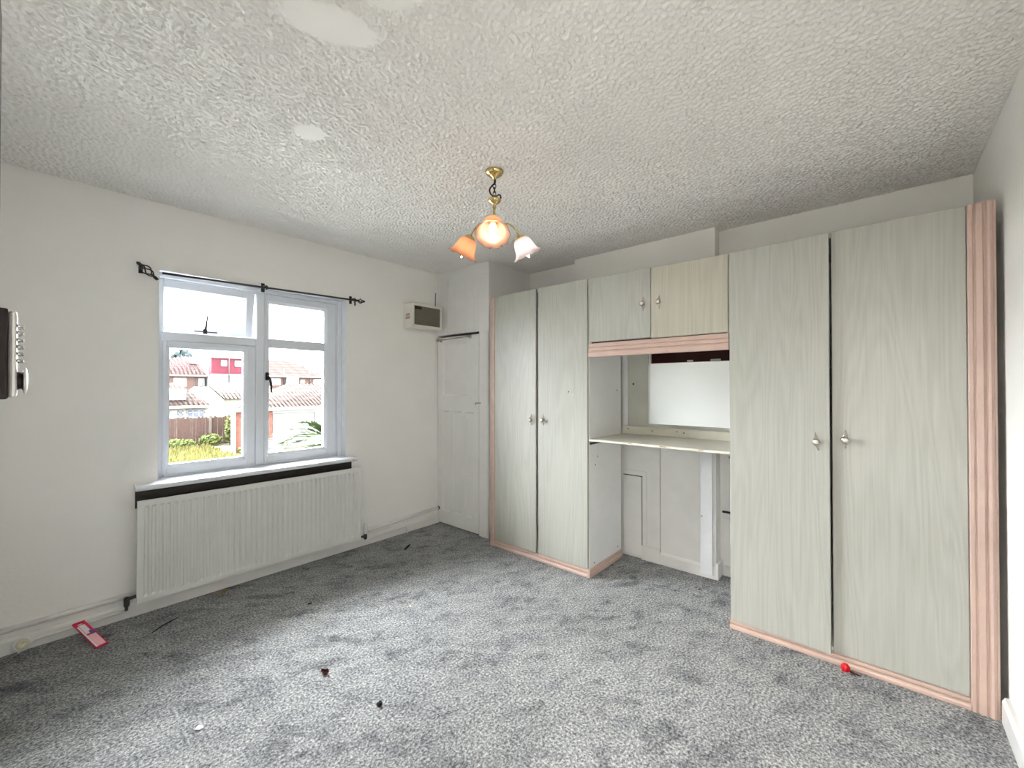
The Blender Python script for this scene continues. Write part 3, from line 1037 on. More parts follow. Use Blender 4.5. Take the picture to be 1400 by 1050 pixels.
pl = thing('heating_pipe', (0.15, 3.36, 0.0), 'white painted heating pipes running left of the radiator to a round floor collar', 'pipe')
bm = new_bm(); tube(bm, [(EX, 3.368, 0.126), (0.40, 3.368, 0.134)], 0.014, 12)
obj('upper_pipe', bm, 'white_gloss', pl)
bm = new_bm(); tube(bm, [(0.384, 3.338, 0.066), (0.382, 3.352, 0.055), (0.36, 3.358, 0.05), (0.05, 3.356, 0.046), (0.0, 3.352, 0.042), (-0.02, 3.350, 0.03), (-0.025, 3.350, 0.0)], 0.007, 8)
obj('lower_pipe', bm, 'white_gloss', pl)
bm = new_bm()
lathe(bm, [(0.034, 0), (0.036, 0.006), (0.033, 0.014), (0.026, 0.016)], (-0.012, 3.366, 0.036), (0, -1, 0.25), 22)
lathe(bm, [(0.026, 0.014), (0.023, 0.021), (0.012, 0.023), (0.010, 0.020), (0.0001, 0.020)], (-0.012, 3.366, 0.036), (0, -1, 0.25), 22, mi=1)
obj('collar', bm, ['white_gloss', 'pipe_cap'], pl)
pr = thing('heating_pipe', (2.33, 3.36, 0.0), 'white painted heating pipes running right of the radiator to the corner cupboard', 'pipe')
bm = new_bm(); tube(bm, [(1.94, 3.368, 0.122), (2.735, 3.368, 0.152)], 0.015, 12)
obj('upper_pipe', bm, 'white_gloss', pr)
bm = new_bm(); lathe(bm, [(0.018, 0), (0.018, 0.012)], (2.728, 3.368, 0.152), (1, 0, 0), 12, close=True)
obj('collar', bm, 'valve', pr)
bm = new_bm(); tube(bm, [(1.905, 3.325, 0.075), (1.915, 3.34, 0.058), (1.95, 3.355, 0.056), (2.32, 3.355, 0.067), (2.345, 3.352, 0.062), (2.350, 3.350, 0.04), (2.350, 3.350, 0.0)], 0.007, 8)
obj('lower_pipe', bm, 'white_gloss', pr)

ht = thing('wall_heater', (2.50, WY, 1.93), 'white boxy wall heater with brown mesh front, high up beside the corner', 'heater')
hx0, hx1, hz0, hz1, hy = 2.326, 2.680, 1.935, 2.163, 3.25
bm = new_bm()
box(bm, hx0, hx1, hy + 0.012, WY, hz0, hz1, bev=0.004, seg=2)
obj('casing', bm, 'heater', ht)
bm = new_bm()
box(bm, hx0, hx0 + 0.028, hy, hy + 0.014, hz0, hz1, bev=0.003)
box(bm, hx1 - 0.022, hx1, hy, hy + 0.014, hz0, hz1, bev=0.003)
box(bm, hx0 + 0.028, hx1 - 0.022, hy, hy + 0.014, hz0, hz0 + 0.028, bev=0.003)
box(bm, hx0 + 0.028, hx1 - 0.022, hy, hy + 0.014, hz1 - 0.022, hz1, bev=0.003)
obj('bezel', bm, 'heater', ht)
bm = new_bm()
box(bm, hx0 + 0.02, hx1 - 0.015, hy + 0.006, hy + 0.012, hz0 + 0.02, hz1 - 0.015)
for k in range(28):
    z = hz0 + 0.030 + k * 0.0064
    box(bm, hx0 + 0.028, hx1 - 0.022, hy + 0.003, hy + 0.0062, z, z + 0.003)
obj('mesh_front', bm, 'grille', ht)
B('name_plate', 'black', ht, hx0 + 0.033, hx0 + 0.110, hy + 0.001, hy + 0.003, hz1 - 0.055, hz1 - 0.027)
bm = new_bm()
for k, (z, w) in enumerate(((2.065, 0.05), (2.057, 0.07), (2.048, 0.06), (2.035, 0.075), (2.027, 0.07), (2.019, 0.066))):
    box(bm, hx0 - 0.001, hx0, 3.315 - w / 2, 3.315 + w / 2, z - 0.003, z + 0.002)
obj('sticker', bm, 'sticker', ht)
bm = new_bm()
tube(bm, [(2.70, 3.375, 2.33), (2.70, 3.378, 2.20), (2.69, 3.37, 2.178), (2.66, 3.36, 2.163)], 0.0035, 6)
box(bm, 2.684, 2.702, 3.355, 3.372, 2.163, 2.188, bev=0.003)
obj('cable', bm, 'black', ht)

cp = thing('curtain_pole', (1.13, 3.31, 2.08), 'thin black iron curtain pole with cage finials above the window', 'curtain pole')
bm = new_bm(); tube(bm, [(0.533, 3.312, 2.074), (1.815, 3.312, 2.106)], 0.0072, 10)
obj('rod', bm, 'black', cp)


def finial(p0, d, L_=0.085, rr=0.022):
    bm = new_bm()
    d = Vector(d).normalized()
    u, w = frame_for(d)
    p0 = Vector(p0)
    for k in range(4):
        pts = []
        for i in range(11):
            t_ = i / 10
            a = k * PI / 2 + t_ * PI * 0.9
            r_ = rr * math.sin(PI * t_) + 0.003
            pts.append(p0 + d * (t_ * L_) + (u * math.cos(a) + w * math.sin(a)) * r_)
        tube(bm, pts, 0.0038, 6)
    lathe(bm, [(0.004, -0.03), (0.009, -0.026), (0.009, -0.004), (0.005, 0.0)], p0, d, 10, close=True)
    lathe(bm, [(0.006, 0.0), (0.011, 0.006), (0.008, 0.014), (0.0001, 0.022)], p0 + d * L_, d, 10)
    return obj('finial', bm, 'black', cp)


finial((0.492, 3.315, 2.048), (-0.060, 0.0, 0.055))
finial((1.822, 3.312, 2.106), (1, 0, 0.02), 0.045, 0.016)
for xx, zz, left in ((0.440, 2.098, 1), (1.118, 2.089, 0), (1.795, 2.105, 0)):
    bm = new_bm()
    if left:
        box(bm, xx - 0.008, xx + 0.012, WY - 0.006, WY, zz - 0.03, zz + 0.025, bev=0.002)
        tube(bm, [(xx, WY - 0.004, zz), (xx - 0.004, 3.325, zz + 0.012)], 0.006, 8)
    else:
        box(bm, xx - 0.012, xx + 0.012, WY - 0.005, WY, zz - 0.02, zz + 0.045, bev=0.002)
        tube(bm, [(xx, WY - 0.004, zz + 0.02), (xx, 3.34, zz + 0.016), (xx, 3.316, zz + 0.014), (xx, 3.302, zz + 0.006), (xx, 3.304, zz - 0.008), (xx, 3.318, zz - 0.010)], 0.0055, 8)
        if xx > 1.5:
            tube(bm, [(xx, 3.312, zz - 0.006), (xx, 3.312, zz - 0.045)], 0.006, 8)
    obj('bracket', bm, 'black', cp)

# ================================================================== ceiling light
LX, LY = 1.628, 1.540
ch = thing('ceiling_light', (LX, LY, 2.53), 'brass three-arm ceiling light with peach glass flower shades on a chain', 'lamp')
bm = new_bm(); lathe(bm, [(0.047, 0), (0.049, -0.006), (0.044, -0.016), (0.030, -0.026), (0.012, -0.032), (0.008, -0.045), (0.0001, -0.046)], (LX, LY, 2.53), (0, 0, 1), 28)
obj('ceiling_rose', bm, 'brass', ch)
for k in range(5):
    bm = new_bm()
    zc = 2.470 - k * 0.021
    a = k * PI / 2 + 0.5
    pts = []
    for i in range(14):
        q = 2 * PI * i / 14
        pts.append((LX + math.cos(a) * 0.008 * math.cos(q), LY + math.sin(a) * 0.008 * math.cos(q), zc + 0.0155 * math.sin(q)))
    tube(bm, pts, 0.0022, 6, closed=True)
    obj('chain_link', bm, 'bronze', ch)
bm = new_bm()
rt = Vector((0.656, -0.755, 0))
pts = []
for a, z in ((0.0, 2.488), (0.004, 2.47), (-0.018, 2.445), (-0.026, 2.425), (-0.016, 2.402), (0.004, 2.392), (0.026, 2.403), (0.034, 2.388), (0.026, 2.375), (0.004, 2.374)):
    pts.append(Vector((LX, LY, z)) + rt * a)
sm = []
for i in range(len(pts) - 1):
    p0, p1, p2, p3 = pts[max(i - 1, 0)], pts[i], pts[i + 1], pts[min(i + 2, len(pts) - 1)]
    for s_ in range(4):
        t_ = s_ / 4
        sm.append(0.5 * ((2 * p1) + (p2 - p0) * t_ + (2 * p0 - 5 * p1 + 4 * p2 - p3) * t_ ** 2 + (3 * p1 - p0 - 3 * p2 + p3) * t_ ** 3))
tube(bm, sm + [pts[-1]], 0.0042, 8)
obj('flex', bm, 'cord', ch)
bm = new_bm()
lathe(bm, [(0.004, 2.392), (0.010, 2.384), (0.034, 2.378), (0.037, 2.372), (0.030, 2.362), (0.012, 2.352), (0.007, 2.345), (0.011, 2.336), (0.007, 2.328), (0.006, 2.285),
           (0.012, 2.278), (0.020, 2.268), (0.027, 2.250), (0.030, 2.232), (0.024, 2.205), (0.012, 2.180), (0.008, 2.165), (0.013, 2.152), (0.010, 2.138), (0.003, 2.128), (0.0001, 2.122)], (LX, LY, 0), (0, 0, 1), 22)
obj('column', bm, 'brass', ch)
bm = new_bm()
for k in range(6):
    a = 2 * PI * k / 6 + 0.3
    lathe(bm, [(0.0001, 0.0), (0.004, 0.004), (0.003, 0.012), (0.005, 0.018), (0.0001, 0.024)], (LX + 0.04 * math.cos(a), LY + 0.04 * math.sin(a), 2.123), (0, 0, 1), 8)
    tube(bm, [(LX + 0.04 * math.cos(a), LY + 0.04 * math.sin(a), 2.146), (LX + 0.02 * math.cos(a), LY + 0.02 * math.sin(a), 2.20)], 0.002, 5)
obj('drop_finials', bm, 'bronze', ch)

fwd = Vector((0.755, 0.656, 0)).normalized()
rgt = Vector((0.656, -0.755, 0)).normalized()
dirs = [(-fwd, 'shade', 'bulb'), ((fwd * 0.5 - rgt * 0.866), 'shade', 'bulb'), ((fwd * 0.5 + rgt * 0.866), 'shade_pale', 'bulb_cool')]
for d, sm_, bm_ in dirs:
    c0 = Vector((LX, LY, 0))
    bm = new_bm()
    P = lambda r_, z: tuple(c0 + d * r_ + Vector((0, 0, z)))
    tube(bm, [P(0.022, 2.225), P(0.05, 2.254), (P(0.085, 2.264)), P(0.115, 2.254), P(0.140, 2.232), P(0.153, 2.212)], 0.0045, 8)
    arm = obj('arm', bm, 'brass', ch)
    top = c0 + d * 0.153 + Vector((0, 0, 2.212))
    ax = (d * math.sin(R(31)) - Vector((0, 0, 1)) * math.cos(R(31))).normalized()
    bm = new_bm(); lathe(bm, [(0.006, -0.004), (0.016, 0.0), (0.028, 0.010), (0.030, 0.018), (0.026, 0.022), (0.014, 0.026), (0.013, 0.045), (0.0001, 0.045)], top, ax, 18)
    obj('lamp_holder', bm, 'brass', arm)

    def ruf(i, a, r_, h_):
        if i >= 8:
            k = (min(i, 11) - 7) / 4.0
            return r_ * (1 + 0.03 * k * math.cos(10 * a)), h_ - 0.0035 * k * math.cos(9 * a)
        return r_, h_
    bm = new_bm()
    pr_ = [(0.026, 0.014), (0.034, 0.018), (0.044, 0.028), (0.050, 0.042), (0.054, 0.058), (0.057, 0.074), (0.061, 0.088), (0.067, 0.099), (0.074, 0.107), (0.080, 0.112), (0.084, 0.1145), (0.086, 0.116)]
    lathe(bm, pr_, top, ax, 54, ruf=ruf)
    shd = obj('lamp_shade', bm, sm_, arm)
    sol = shd.modifiers.new('thickness', 'SOLIDIFY')
    sol.thickness = 0.0025
    bm = new_bm()
    lathe(bm, [(0.010, 0.043), (0.013, 0.052), (0.0175, 0.064), (0.0185, 0.074), (0.0170, 0.090), (0.0115, 0.108), (0.005, 0.124), (0.0001, 0.132)], top, ax, 18)
    obj('bulb', bm, bm_, arm)

# ================================================================== things lying on the carpet
pk = thing('blister_packet', (0.235, 3.22, 0.0), 'crimson card packet with white label leaning on the baseboard near the left pipe', 'packet')
p0 = Vector((0.186, 3.345, 0.066))     # top end leaning against the skirting
p1 = Vector((0.262, 3.095, 0.004))     # lower end on the carpet
lx = (p1 - p0).normalized()
ln = (p1 - p0).length
sd = Vector((0, 0, 1)).cross(lx).normalized()
up = lx.cross(sd).normalized()
if up.z < 0:
    up = -up


def slab(bm, a0, a1, b0, b1, c0, c1, bev=0.0):
    b = bmesh.new()
    box(b, a0, a1, b0, b1, c0, c1, bev=bev)
    for q in b.verts:
        q.co = p0 + lx * q.co.x + sd * q.co.y + up * q.co.z
    merge(bm, b)


W_ = 0.025
bm = new_bm()
slab(bm, 0.035, ln, -W_, W_, 0.0, 0.010, bev=0.002)
slab(bm, 0.0, 0.036, -W_, -W_ + 0.014, 0.0, 0.006)
slab(bm, 0.0, 0.036, W_ - 0.014, W_, 0.0, 0.006)
slab(bm, 0.0, 0.012, -W_, W_, 0.0, 0.006)
obj('card', bm, 'red_card', pk)
bm = new_bm(); slab(bm, 0.045, 0.135, -0.014, 0.010, 0.010, 0.013, bev=0.001); obj('window_label', bm, 'white_card', pk)
bm = new_bm(); slab(bm, 0.115, 0.150, 0.000, 0.016, 0.0125, 0.0142); obj('blue_mark', bm, 'blue_card', pk)
bm = new_bm(); slab(bm, 0.150, ln - 0.008, -0.015, 0.018, 0.010, 0.0112); obj('print', bm, 'pink_card', pk)
bm = new_bm(); slab(bm, 0.050, ln - 0.004, -0.023, -0.016, 0.010, 0.0115); obj('edge_print', bm, 'white_card', pk)


def blob(name, x, y, s, mat, label, cat, flat=0.5, seed=0, jit=0.35, hollow=False):
    rnd = random.Random(seed)
    bm = new_bm()
    bmesh.ops.create_icosphere(bm, subdivisions=2, radius=1.0)
    for q in bm.verts:
        f = 1 + rnd.uniform(-jit, jit)
        q.co = Vector((q.co.x * s[0] * f, q.co.y * s[1] * f, (q.co.z * f + 0.85) * s[2]))
    if hollow:
        top = [f for f in bm.faces if f.calc_center_median().z > s[2] * 1.3]
        bmesh.ops.delete(bm, geom=top, context='FACES')
    bmesh.ops.rotate(bm, verts=bm.verts[:], cent=(0, 0, 0), matrix=Matrix.Rotation(rnd.uniform(0, 3), 3, 'Z'))
    mz = min(q.co.z for q in bm.verts)
    bmesh.ops.translate(bm, verts=bm.verts[:], vec=(x, y, -mz - 0.001))
    return obj(name, bm, mat, None, label=label, cat=cat)


blob('debris_scrap', 0.939, 2.004, (0.018, 0.012, 0.012), 'dark_red', 'dark red curled scrap on the carpet in the middle of the room', 'scrap', seed=3, hollow=True)
blob('fluff_ball', 0.999, 1.624, (0.013, 0.010, 0.009), 'black_bit', 'black fluff ball on the carpet, nearer the camera than the dark red scrap', 'fluff', seed=5)
blob('paper_scrap', 0.459, 2.063, (0.013, 0.012, 0.004), 'white_bit', 'torn white paper scrap on the carpet, well left of the dark red scrap', 'scrap', seed=8)
blob('plaster_crumb', 0.861, 1.668, (0.006, 0.005, 0.004), 'white_bit', 'tiny white plaster crumb on the carpet just left of the black fluff', 'crumb', seed=9)
blob('plaster_crumb', 1.576, 2.214, (0.012, 0.006, 0.004), 'pipe_cap', 'small cream plaster crumb on the carpet towards the corner cupboard', 'crumb', seed=11)
blob('dry_leaf', 0.861, 3.300, (0.016, 0.012, 0.007), 'brown_bit', 'crumpled orange-brown dry leaf on the carpet below the radiator', 'leaf', seed=13)
bm = new_bm(); tube(bm, [(2.075, 3.000, 0.007), (2.11, 3.025, 0.010), (2.15, 3.052, 0.008), (2.185, 3.072, 0.006)], [0.004, 0.008, 0.009, 0.004], 7)
obj('twig', bm, 'black_bit', None, label='short dark twig on the carpet near the right heating pipes', cat='twig')
bm = new_bm(); tube(bm, [(0.46, 3.06, 0.004), (0.51, 3.10, 0.005), (0.56, 3.13, 0.004), (0.60, 3.15, 0.003)], [0.002, 0.003, 0.003, 0.002], 6)
obj('thread', bm, 'black_bit', None, label='thin curved dark thread on the carpet in front of the radiator', cat='thread')
bm = new_bm(); tube(bm, [(1.165, 2.72, 0.004), (1.185, 2.712, 0.005)], 0.004, 6)
obj('dark_crumb', bm, 'black_bit', None, label='tiny dark crumb on the open carpet beyond the dark red scrap', cat='crumb')
rb = thing('red_cap', (2.618, 0.118, 0), 'shiny red domed cap on the carpet against the right wardrobe plinth', 'cap')
bm = new_bm(); lathe(bm, [(0.012, 0.0), (0.0165, 0.005), (0.019, 0.014), (0.0175, 0.024), (0.012, 0.032), (0.005, 0.036), (0.0001, 0.037)], (2.602, 0.122, 0.0), (-0.15, 0.05, 1), 18)
obj('dome', bm, 'red_gloss', rb)
bm = new_bm(); tube(bm, [(2.598, 0.105, 0.006), (2.594, 0.085, 0.005), (2.592, 0.066, 0.004)], [0.005, 0.004, 0.002], 6)
obj('stem', bm, 'dark_red', rb)

# ================================================================== outside
GZ = -2.7
bm = new_bm(); box(bm, -60, 110, WY + 0.6, 130, GZ - 0.3, GZ)
obj('ground', bm, 'soil', kind='structure')

bm = new_bm(); box(bm, -8, 18, WY + 0.6, 19, GZ, GZ + 0.04)  # added pale slab out of view, bounces daylight up to the ceiling
obj('bounce_slab', bm, 'bounce_pale', kind='structure')


def hip_roof(bm, x0, x1, y0, y1, ze, zr, hx0, hx1, mi=0, xb=None):
    """hipped roof: ridge between hx0 and hx1"""
    ym = (y0 + y1) / 2
    a, b, c_, d = (x0, y0, ze), (x1, y0, ze), (x1, y1, ze), (x0 if xb is None else xb, y1, ze)
    r0, r1 = (hx0, ym, zr), (hx1, ym, zr)
    poly(bm, [a, b, r1, r0], mi)
    poly(bm, [c_, d, r0, r1], mi)
    poly(bm, [d, a, r0], mi)
    poly(bm, [b, c_, r1], mi)
    poly(bm, [a, d, c_, b], mi)


def roof_rolls(root, x0, x1, y0, y1, ze, zr, hx0, hx1, mat, pitch_=0.3, r_=0.045):
    """raised tile rolls running up the front slope of a hipped roof"""
    ym = (y0 + y1) / 2
    bm = new_bm()
    k = x0 + 0.25
    while k < x1:
        f = 1.0
        if k < hx0:
            f = (k - x0) / (hx0 - x0)
        elif k > hx1:
            f = (x1 - k) / (x1 - hx1)
        if f > 0.03:
            tube(bm, [(k, y0, ze + 0.01), (k, y0 + (ym - y0) * f, ze + (zr - ze) * f + 0.01)], r_, 6)
        k += pitch_
    o = obj('tile_rolls', bm, mat, root)
    o['kind'] = 'stuff'


def win_part(root, x0, x1, z0, z1, y, nx=2, nz=1, bar=0.07):
    bm = new_bm()
    box(bm, x0, x1, y - 0.06, y + 0.02, z0, z0 + bar); box(bm, x0, x1, y - 0.06, y + 0.02, z1 - bar, z1)
    box(bm, x0, x0 + bar, y - 0.06, y + 0.02, z0, z1); box(bm, x1 - bar, x1, y - 0.06, y + 0.02, z0, z1)
    for k in range(1, nx):
        xx = x0 + (x1 - x0) * k / nx
        box(bm, xx - bar / 2, xx + bar / 2, y - 0.06, y + 0.02, z0, z1)
    if nz > 1:
        zz = z0 + (z1 - z0) * 0.6
        box(bm, x0, x1, y - 0.06, y + 0.02, zz - bar / 2, zz + bar / 2)
    w = obj('window', bm, 'ext_white', root)
    bm = new_bm(); box(bm, x0 + 0.02, x1 - 0.02, y - 0.02, y + 0.0, z0 + 0.02, z1 - 0.02)
    obj('pane', bm, 'ext_glass', w)


# brick house with hipped red roof (left)
ha = thing('house', (13, 68, GZ), 'brick house with hipped red tiled roof seen through the left pane', 'house')
bm = new_bm(); box(bm, 5, 15.05, 66, 73, GZ, 3.0); obj('wall', bm, 'brick', ha)
bm = new_bm(); hip_roof(bm, 4.6, 15.18, 65.6, 73.4, 2.95, 5.5, 13.2, 14.5); obj('roof', bm, 'roof_red', ha)
bm = new_bm(); box(bm, 4.6, 15.15, 65.5, 65.62, 2.82, 3.0); obj('gutter', bm, 'ext_white', ha)
win_part(ha, 11.75, 13.1, 1.45, 2.6, 66, 3, 2)
win_part(ha, 14.3, 14.95, 1.5, 2.6, 66, 2, 2)
bm = new_bm(); tube(bm, [(13.92, 65.9, -2.0), (13.92, 65.9, 3.6)], 0.06, 6); obj('downpipe', bm, 'ext_pipe', ha)
bm = new_bm()
poly(bm, [(13.75, 67.7, 4.42), (14.55, 67.7, 4.42), (14.45, 68.75, 5.12), (13.75, 68.75, 5.12)])
bmesh.ops.translate(bm, verts=bm.verts[:], vec=(0, -0.05, 0.12))
obj('rooflight', bm, 'ext_white', ha)

# white house with crimson tile-hung dormer
hb = thing('house', (18.5, 67, GZ), 'white rendered house with a flat crimson tile-hung dormer', 'house')
bm = new_bm(); box(bm, 15.25, 21.4, 64, 72, GZ, 3.05); obj('wall', bm, 'ext_white', hb)
bm = new_bm(); box(bm, 15.28, 21.3, 64.2, 65.6, 3.05, 5.2); obj('dormer', bm, 'mag', hb)
bm = new_bm(); box(bm, 15.22, 21.4, 64.0, 65.8, 5.2, 5.32); box(bm, 15.25, 21.4, 63.9, 64.05, 2.95, 3.15); obj('roof_edge', bm, 'ext_white', hb)
win_part(hb, 16.3, 17.0, 4.15, 4.95, 64.2, 2, 2)
win_part(hb, 17.85, 19.4, 4.15, 4.95, 64.2, 2, 1)
win_part(hb, 15.9, 16.4, 1.65, 2.15, 64, 2, 2)
win_part(hb, 17.8, 18.85, 1.85, 2.65, 64, 2, 2)
bm = new_bm(); tube(bm, [(17.14, 63.9, 2.0), (17.14, 63.9, 5.3)], 0.06, 6); obj('downpipe', bm, 'ext_pipe', hb)
bm = new_bm(); lathe(bm, [(0.30, 0.06), (0.22, 0.02), (0.0001, 0.0)], (16.95, 63.7, 1.75), (-0.4, -1, 0.3), 14)
obj('satellite_dish', bm, 'ext_white', hb)

# terrace with soft orange roof (right)
hc = thing('house', (26, 68, GZ), 'terraced brick house with long weathered orange roof seen through the right pane', 'house')
bm = new_bm(); box(bm, 22.3, 30.6, 66, 73, GZ, 3.05); obj('wall', bm, 'brick', hc)
bm = new_bm(); hip_roof(bm, 21.9, 31.2, 65.6, 73.4, 3.05, 5.55, 22.5, 26.6); obj('roof', bm, 'roof_soft', hc)
bm = new_bm(); box(bm, 21.9, 31.2, 65.45, 65.65, 2.9, 3.1); obj('gutter', bm, 'ext_white', hc)
win_part(hc, 22.8, 24.2, 1.7, 2.75, 66, 2, 2)
bm = new_bm(); box(bm, 24.85, 26.6, 65.5, 66, GZ, 2.9); obj('bay', bm, 'ext_white', hc)
win_part(hc, 25.2, 26.4, 1.75, 2.75, 65.5, 2, 1)
win_part(hc, 26.95, 27.65, 2.0, 2.6, 66, 1, 1)
win_part(hc, 28.9, 30.2, 1.9, 2.7, 66, 2, 1)
for xx in (24.6, 28.35):
    bm = new_bm(); tube(bm, [(xx, 65.8, 1.5), (xx, 65.8, 4.1)], 0.07, 6)
    obj('downpipe', bm, 'ext_pipe', hc)
bm = new_bm(); box(bm, 28.3, 28.9, 68.8, 69.4, 4.3, 4.95, bev=0.03); obj('chimney_pot', bm, 'ext_pipe', hc)

# low bungalow extension, left
bg = thing('bungalow', (8.5, 46, GZ), 'low cream extension with pantile roof behind the wooden fence', 'house')
bm = new_bm(); box(bm, 3, 10.25, 44, 49.6, GZ, -0.15); obj('wall', bm, 'ext_white', bg)
bm = new_bm(); hip_roof(bm, 2.5, 10.45, 43.6, 49.7, -0.18, 1.75, 5.0, 8.6); obj('roof', bm, 'roof_pan', bg)
bm = new_bm(); box(bm, 2.5, 10.45, 43.45, 43.62, -0.34, -0.14); obj('fascia', bm, 'ext_white', bg)
bm = new_bm(); box(bm, 5, 8.75, 44.2, 47, 0.32, 1.28, bev=0.03); obj('flat_dormer', bm, 'ext_white', bg)
bm = new_bm(); box(bm, 7.6, 8.1, 43.9, 44.02, GZ, -0.55); obj('door', bm, 'ext_white', bg)
win_part(bg, 8.15, 8.5, -1.35, -0.55, 44, 1, 2)
win_part(bg, 8.75, 10.0, -1.2, -0.45, 44, 3, 2)

# cream gable house, middle
gb = thing('house', (13, 52, GZ), 'cream gable-ended house with pantile roof behind the fence end', 'house')
bm = new_bm()
poly_f = [(10.55, 50, GZ), (13.0, 50, GZ), (13.0, 50, 0.15), (11.75, 50, 1.45), (10.55, 50, 0.5)]
back = [(q[0], 56, q[2]) for q in poly_f]
poly(bm, poly_f); poly(bm, back)
for k in range(5):
    poly(bm, [poly_f[k], poly_f[(k + 1) % 5], back[(k + 1) % 5], back[k]])
box(bm, 13.0, 18, 50.6, 56, GZ, 0.15)
obj('wall', bm, 'ext_cream', gb)
bm = new_bm()
poly(bm, [(11.72, 53.2, 1.52), (13.05, 50.25, 0.2), (18.5, 50.25, 0.2), (18.5, 53.2, 1.52)])
poly(bm, [(11.72, 53.2, 1.52), (11.72, 56.2, 0.2), (18.5, 56.2, 0.2), (18.5, 53.2, 1.52)])
poly(bm, [(11.72, 49.9, 1.52), (13.1, 49.9, 0.16), (13.05, 50.25, 0.2), (11.72, 53.2, 1.52)])
obj('roof', bm, 'roof_pan', gb)

# fence
fc = thing('fence', (7.6, 36, GZ), 'weathered brown close-board garden fence', 'fence')
bm = new_bm(); box(bm, 0, 0.105, -0.012, 0.012, 0, 1.0)
me0 = None
for k in range(49):
    x = 4.6 + k * 0.1065
    if me0 is None:
        o = obj('board', bm, 'timber', fc)
        me0 = o.data
        o.location = Vector((x, 36, GZ)) - ORIG[fc.name]
        for q in me0.vertices:
            q.co += ORIG[fc.name]
    else:
        o = bpy.data.objects.new('board', me0)
        COL.objects.link(o)
        o.parent = fc
        o.location = Vector((x, 36 + random.uniform(-0.015, 0.015), GZ)) - ORIG[fc.name]
    o.scale = (random.uniform(0.93, 1.0), 1, random.uniform(1.92, 2.06))
for x in (5.4, 8.42):
    bm = new_bm(); box(bm, x, x + 0.16, 35.85, 35.98, GZ, -0.62, bev=0.01)
    obj('post', bm, 'post_wood', fc)
for zz in (-2.2, -1.2):
    bm = new_bm(); box(bm, 4.6, 9.85, 36.02, 36.08, zz, zz + 0.08)
    obj('rail', bm, 'timber', fc)

# garage block
ga = thing('garage', (11.5, 33, GZ), 'brick garage with white roll-up doors under a hipped pantile roof', 'garage')
bm = new_bm()
profile(bm, [(8.40, 30), (10.52, 30), (10.52, 30.3), (19, 30.3), (19, 36), (10.3, 36)], 'z', GZ, 0.0)
obj('wall', bm, 'brick_red', ga)
bm = new_bm(); box(bm, 8.15, 8.36, 29.75, 29.95, GZ, -0.15); obj('corner_post', bm, 'ext_white', ga)
bm = new_bm()
for k in range(14):
    z = GZ + k * 0.168
    box(bm, 10.58, 13.28, 30.12, 30.26, z, z + 0.158, bev=0.02)
obj('garage_door', bm, 'ext_door', ga)
bm = new_bm()
for k in range(14):
    z = GZ + k * 0.168
    box(bm, 13.45, 16.4, 30.12, 30.26, z, z + 0.158, bev=0.02)
obj('garage_door', bm, 'ext_door', ga)
bm = new_bm(); box(bm, 13.28, 13.45, 30.02, 30.28, GZ, -0.34); box(bm, 10.52, 16.6, 30.0, 30.28, -0.34, 0.0); obj('door_frame', bm, 'ext_white', ga)
bm = new_bm(); hip_roof(bm, 8.05, 19.5, 29.7, 36.3, 0.06, 1.62, 12.5, 17, xb=10.2); obj('roof', bm, 'roof_pan', ga)
bm = new_bm(); box(bm, 8.05, 19.5, 29.6, 29.72, -0.12, 0.08); obj('gutter', bm, 'ext_white', ga)

roof_rolls(ga, 8.05, 19.5, 29.7, 36.3, 0.06, 1.62, 12.5, 17, 'roof_pan', 0.26, 0.05)
roof_rolls(bg, 2.5, 10.45, 43.6, 49.7, -0.18, 1.75, 5.0, 8.6, 'roof_pan', 0.34, 0.06)
roof_rolls(gb, 13.0, 18.5, 50.25, 56.15, 0.2, 1.52, 11.75, 18.5, 'roof_pan', 0.36, 0.06)
roof_rolls(ha, 4.6, 15.18, 65.6, 73.4, 2.95, 5.5, 13.2, 14.5, 'roof_red', 0.42, 0.07)

# grass, bushes, palm, far tree
rnd = random.Random(5)
bm = new_bm()
for k in range(5200):
    x = rnd.uniform(2.8, 8.0)
    y = rnd.uniform(24, 34.4)
    hgt = rnd.uniform(0.10, 0.38)
    a = rnd.uniform(0, PI)
    dx, dy = math.cos(a) * 0.06, math.sin(a) * 0.06
    lx_, ly_ = rnd.uniform(-0.1, 0.1), rnd.uniform(-0.1, 0.1)
    poly(bm, [(x - dx, y - dy, GZ), (x + dx, y + dy, GZ), (x + lx_, y + ly_, GZ + hgt)])
obj('grass', bm, 'grass', None, kind='stuff', label='tall yellow-green garden grass in front of the wooden fence', cat='grass')


def bush(name, c, rad_, n_, mat, label, cat='bush', leaf=0.11, seed=1, trunk_h=None, par=None):
    rr = random.Random(seed)
    root = thing(name, c, label, cat)
    bm = new_bm()
    for k in range(n_):
        v_ = Vector((rr.gauss(0, 1), rr.gauss(0, 1), rr.gauss(0, 1))).normalized() * rr.uniform(0.55, 1.0)
        p = Vector(c) + Vector((v_.x * rad_[0], v_.y * rad_[1], rad_[2] * (1 + v_.z)))
        u = Vector((rr.gauss(0, 1), rr.gauss(0, 1), rr.gauss(0, 1))).normalized()
        w = u.orthogonal().normalized()
        s = leaf * rr.uniform(0.6, 1.3)
        poly(bm, [p - u * s, p + w * s * 0.6, p + u * s, p - w * s * 0.6])
    if trunk_h:
        bmesh.ops.translate(bm, verts=bm.verts[:], vec=(0, 0, trunk_h))
    obj('foliage', bm, mat, root)
    bm = new_bm(); tube(bm, [c, tuple(Vector(c) + Vector((0, 0, (trunk_h or 0) + rad_[2])))], [0.12, 0.05], 6)
    obj('stem', bm, 'trunk', root)
    return root


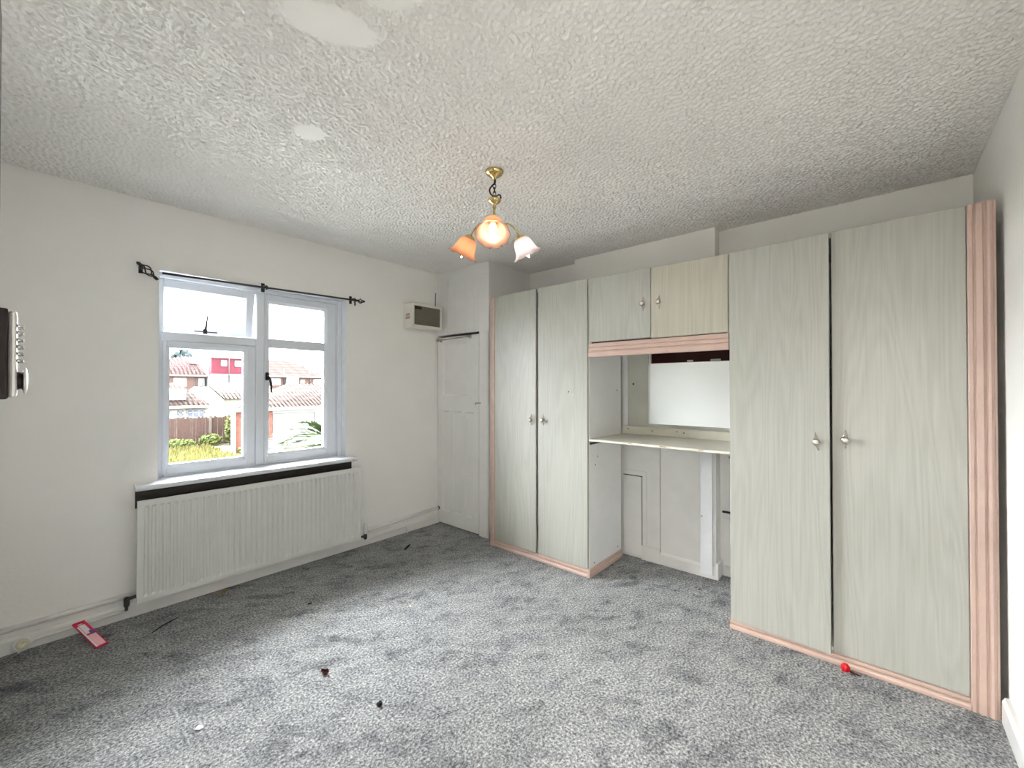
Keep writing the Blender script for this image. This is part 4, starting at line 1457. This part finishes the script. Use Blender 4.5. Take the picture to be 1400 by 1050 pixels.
bush('bush', (6.5, 35.2, GZ), (1.05, 0.40, 0.33), 520, 'bush', 'low green bush at the left part of the fence foot', seed=2)
bush('bush', (8.35, 35.2, GZ), (0.72, 0.40, 0.42), 620, 'bush', 'taller green bush by the right end of the fence', seed=4)
bush('shrub', (9.6, 35.2, GZ), (0.42, 0.35, 1.05), 500, 'bush', 'climbing shrub rising above the fence end beside the garage', 'shrub', seed=6)
bush('shrub', (8.75, 29.6, GZ), (0.35, 0.25, 0.22), 120, 'bush', 'small weed clump at the foot of the garage brickwork', 'shrub', seed=7)
bush('conifer_tree', (14.6, 76, GZ), (1.7, 1.5, 3.0), 900, 'conifer', 'dark blue-green tree rising behind the hipped red roof', 'tree', leaf=0.42, seed=8, trunk_h=3.6)

pt = thing('palm_tree', (6.75, 14.0, GZ), 'garden palm with feathery green fronds close outside the right pane', 'palm')
bm = new_bm(); tube(bm, [(6.75, 14, GZ), (6.8, 14, -1.6), (6.75, 14, -0.55)], [0.16, 0.13, 0.15], 10)
obj('trunk', bm, 'trunk', pt)
crown = Vector((6.75, 14.0, -0.55))
rr = random.Random(12)
fr_ = [(180, 62, 1.75), (172, 28, 1.9), (188, 42, 1.85), (160, 48, 1.6), (205, 15, 1.9), (150, 10, 1.6), (225, 45, 1.7), (255, 30, 1.6), (290, 40, 1.7), (330, 30, 1.7), (10, 45, 1.7), (50, 30, 1.7), (95, 40, 1.6), (130, 55, 1.7), (183, 32, 2.7), (176, 24, 2.5), (178, 52, 1.9), (192, 66, 1.7)]
for az, el, L_ in fr_:
    bm = new_bm()
    h_ = Vector((math.cos(R(az)), math.sin(R(az)), 0))
    side = Vector((-h_.y, h_.x, 0))
    pts = []
    p = crown.copy()
    e = R(el)
    for i in range(13):
        pts.append(p.copy())
        p = p + (h_ * math.cos(e) + Vector((0, 0, math.sin(e)))) * (L_ / 12)
        e -= R(6.5)
    tube(bm, pts, [0.018 * (1 - i / 14) for i in range(13)], 5)
    for i in range(2, 12):
        for s_ in (-1, 1):
            for q in (0.0, 0.34, 0.67):
                b0 = pts[i].lerp(pts[i + 1], q) if i < 12 else pts[i]
                tg = (pts[min(i + 1, 12)] - pts[i - 1]).normalized()
                ll = 0.42 * math.sin(PI * (i + q + 0.5) / 14) + 0.10
                dr_ = (side * s_ * 0.75 + tg * 0.75 + Vector((0, 0, rr.uniform(0.05, 0.3)))).normalized()
                tip = b0 + dr_ * ll - Vector((0, 0, 0.05))
                wv_ = tg * 0.042
                poly(bm, [b0 - wv_, b0 + wv_, (b0 + tip) / 2 + wv_ * 0.9, tip, (b0 + tip) / 2 - wv_ * 0.9])
    obj('frond', bm, 'palm', pt)
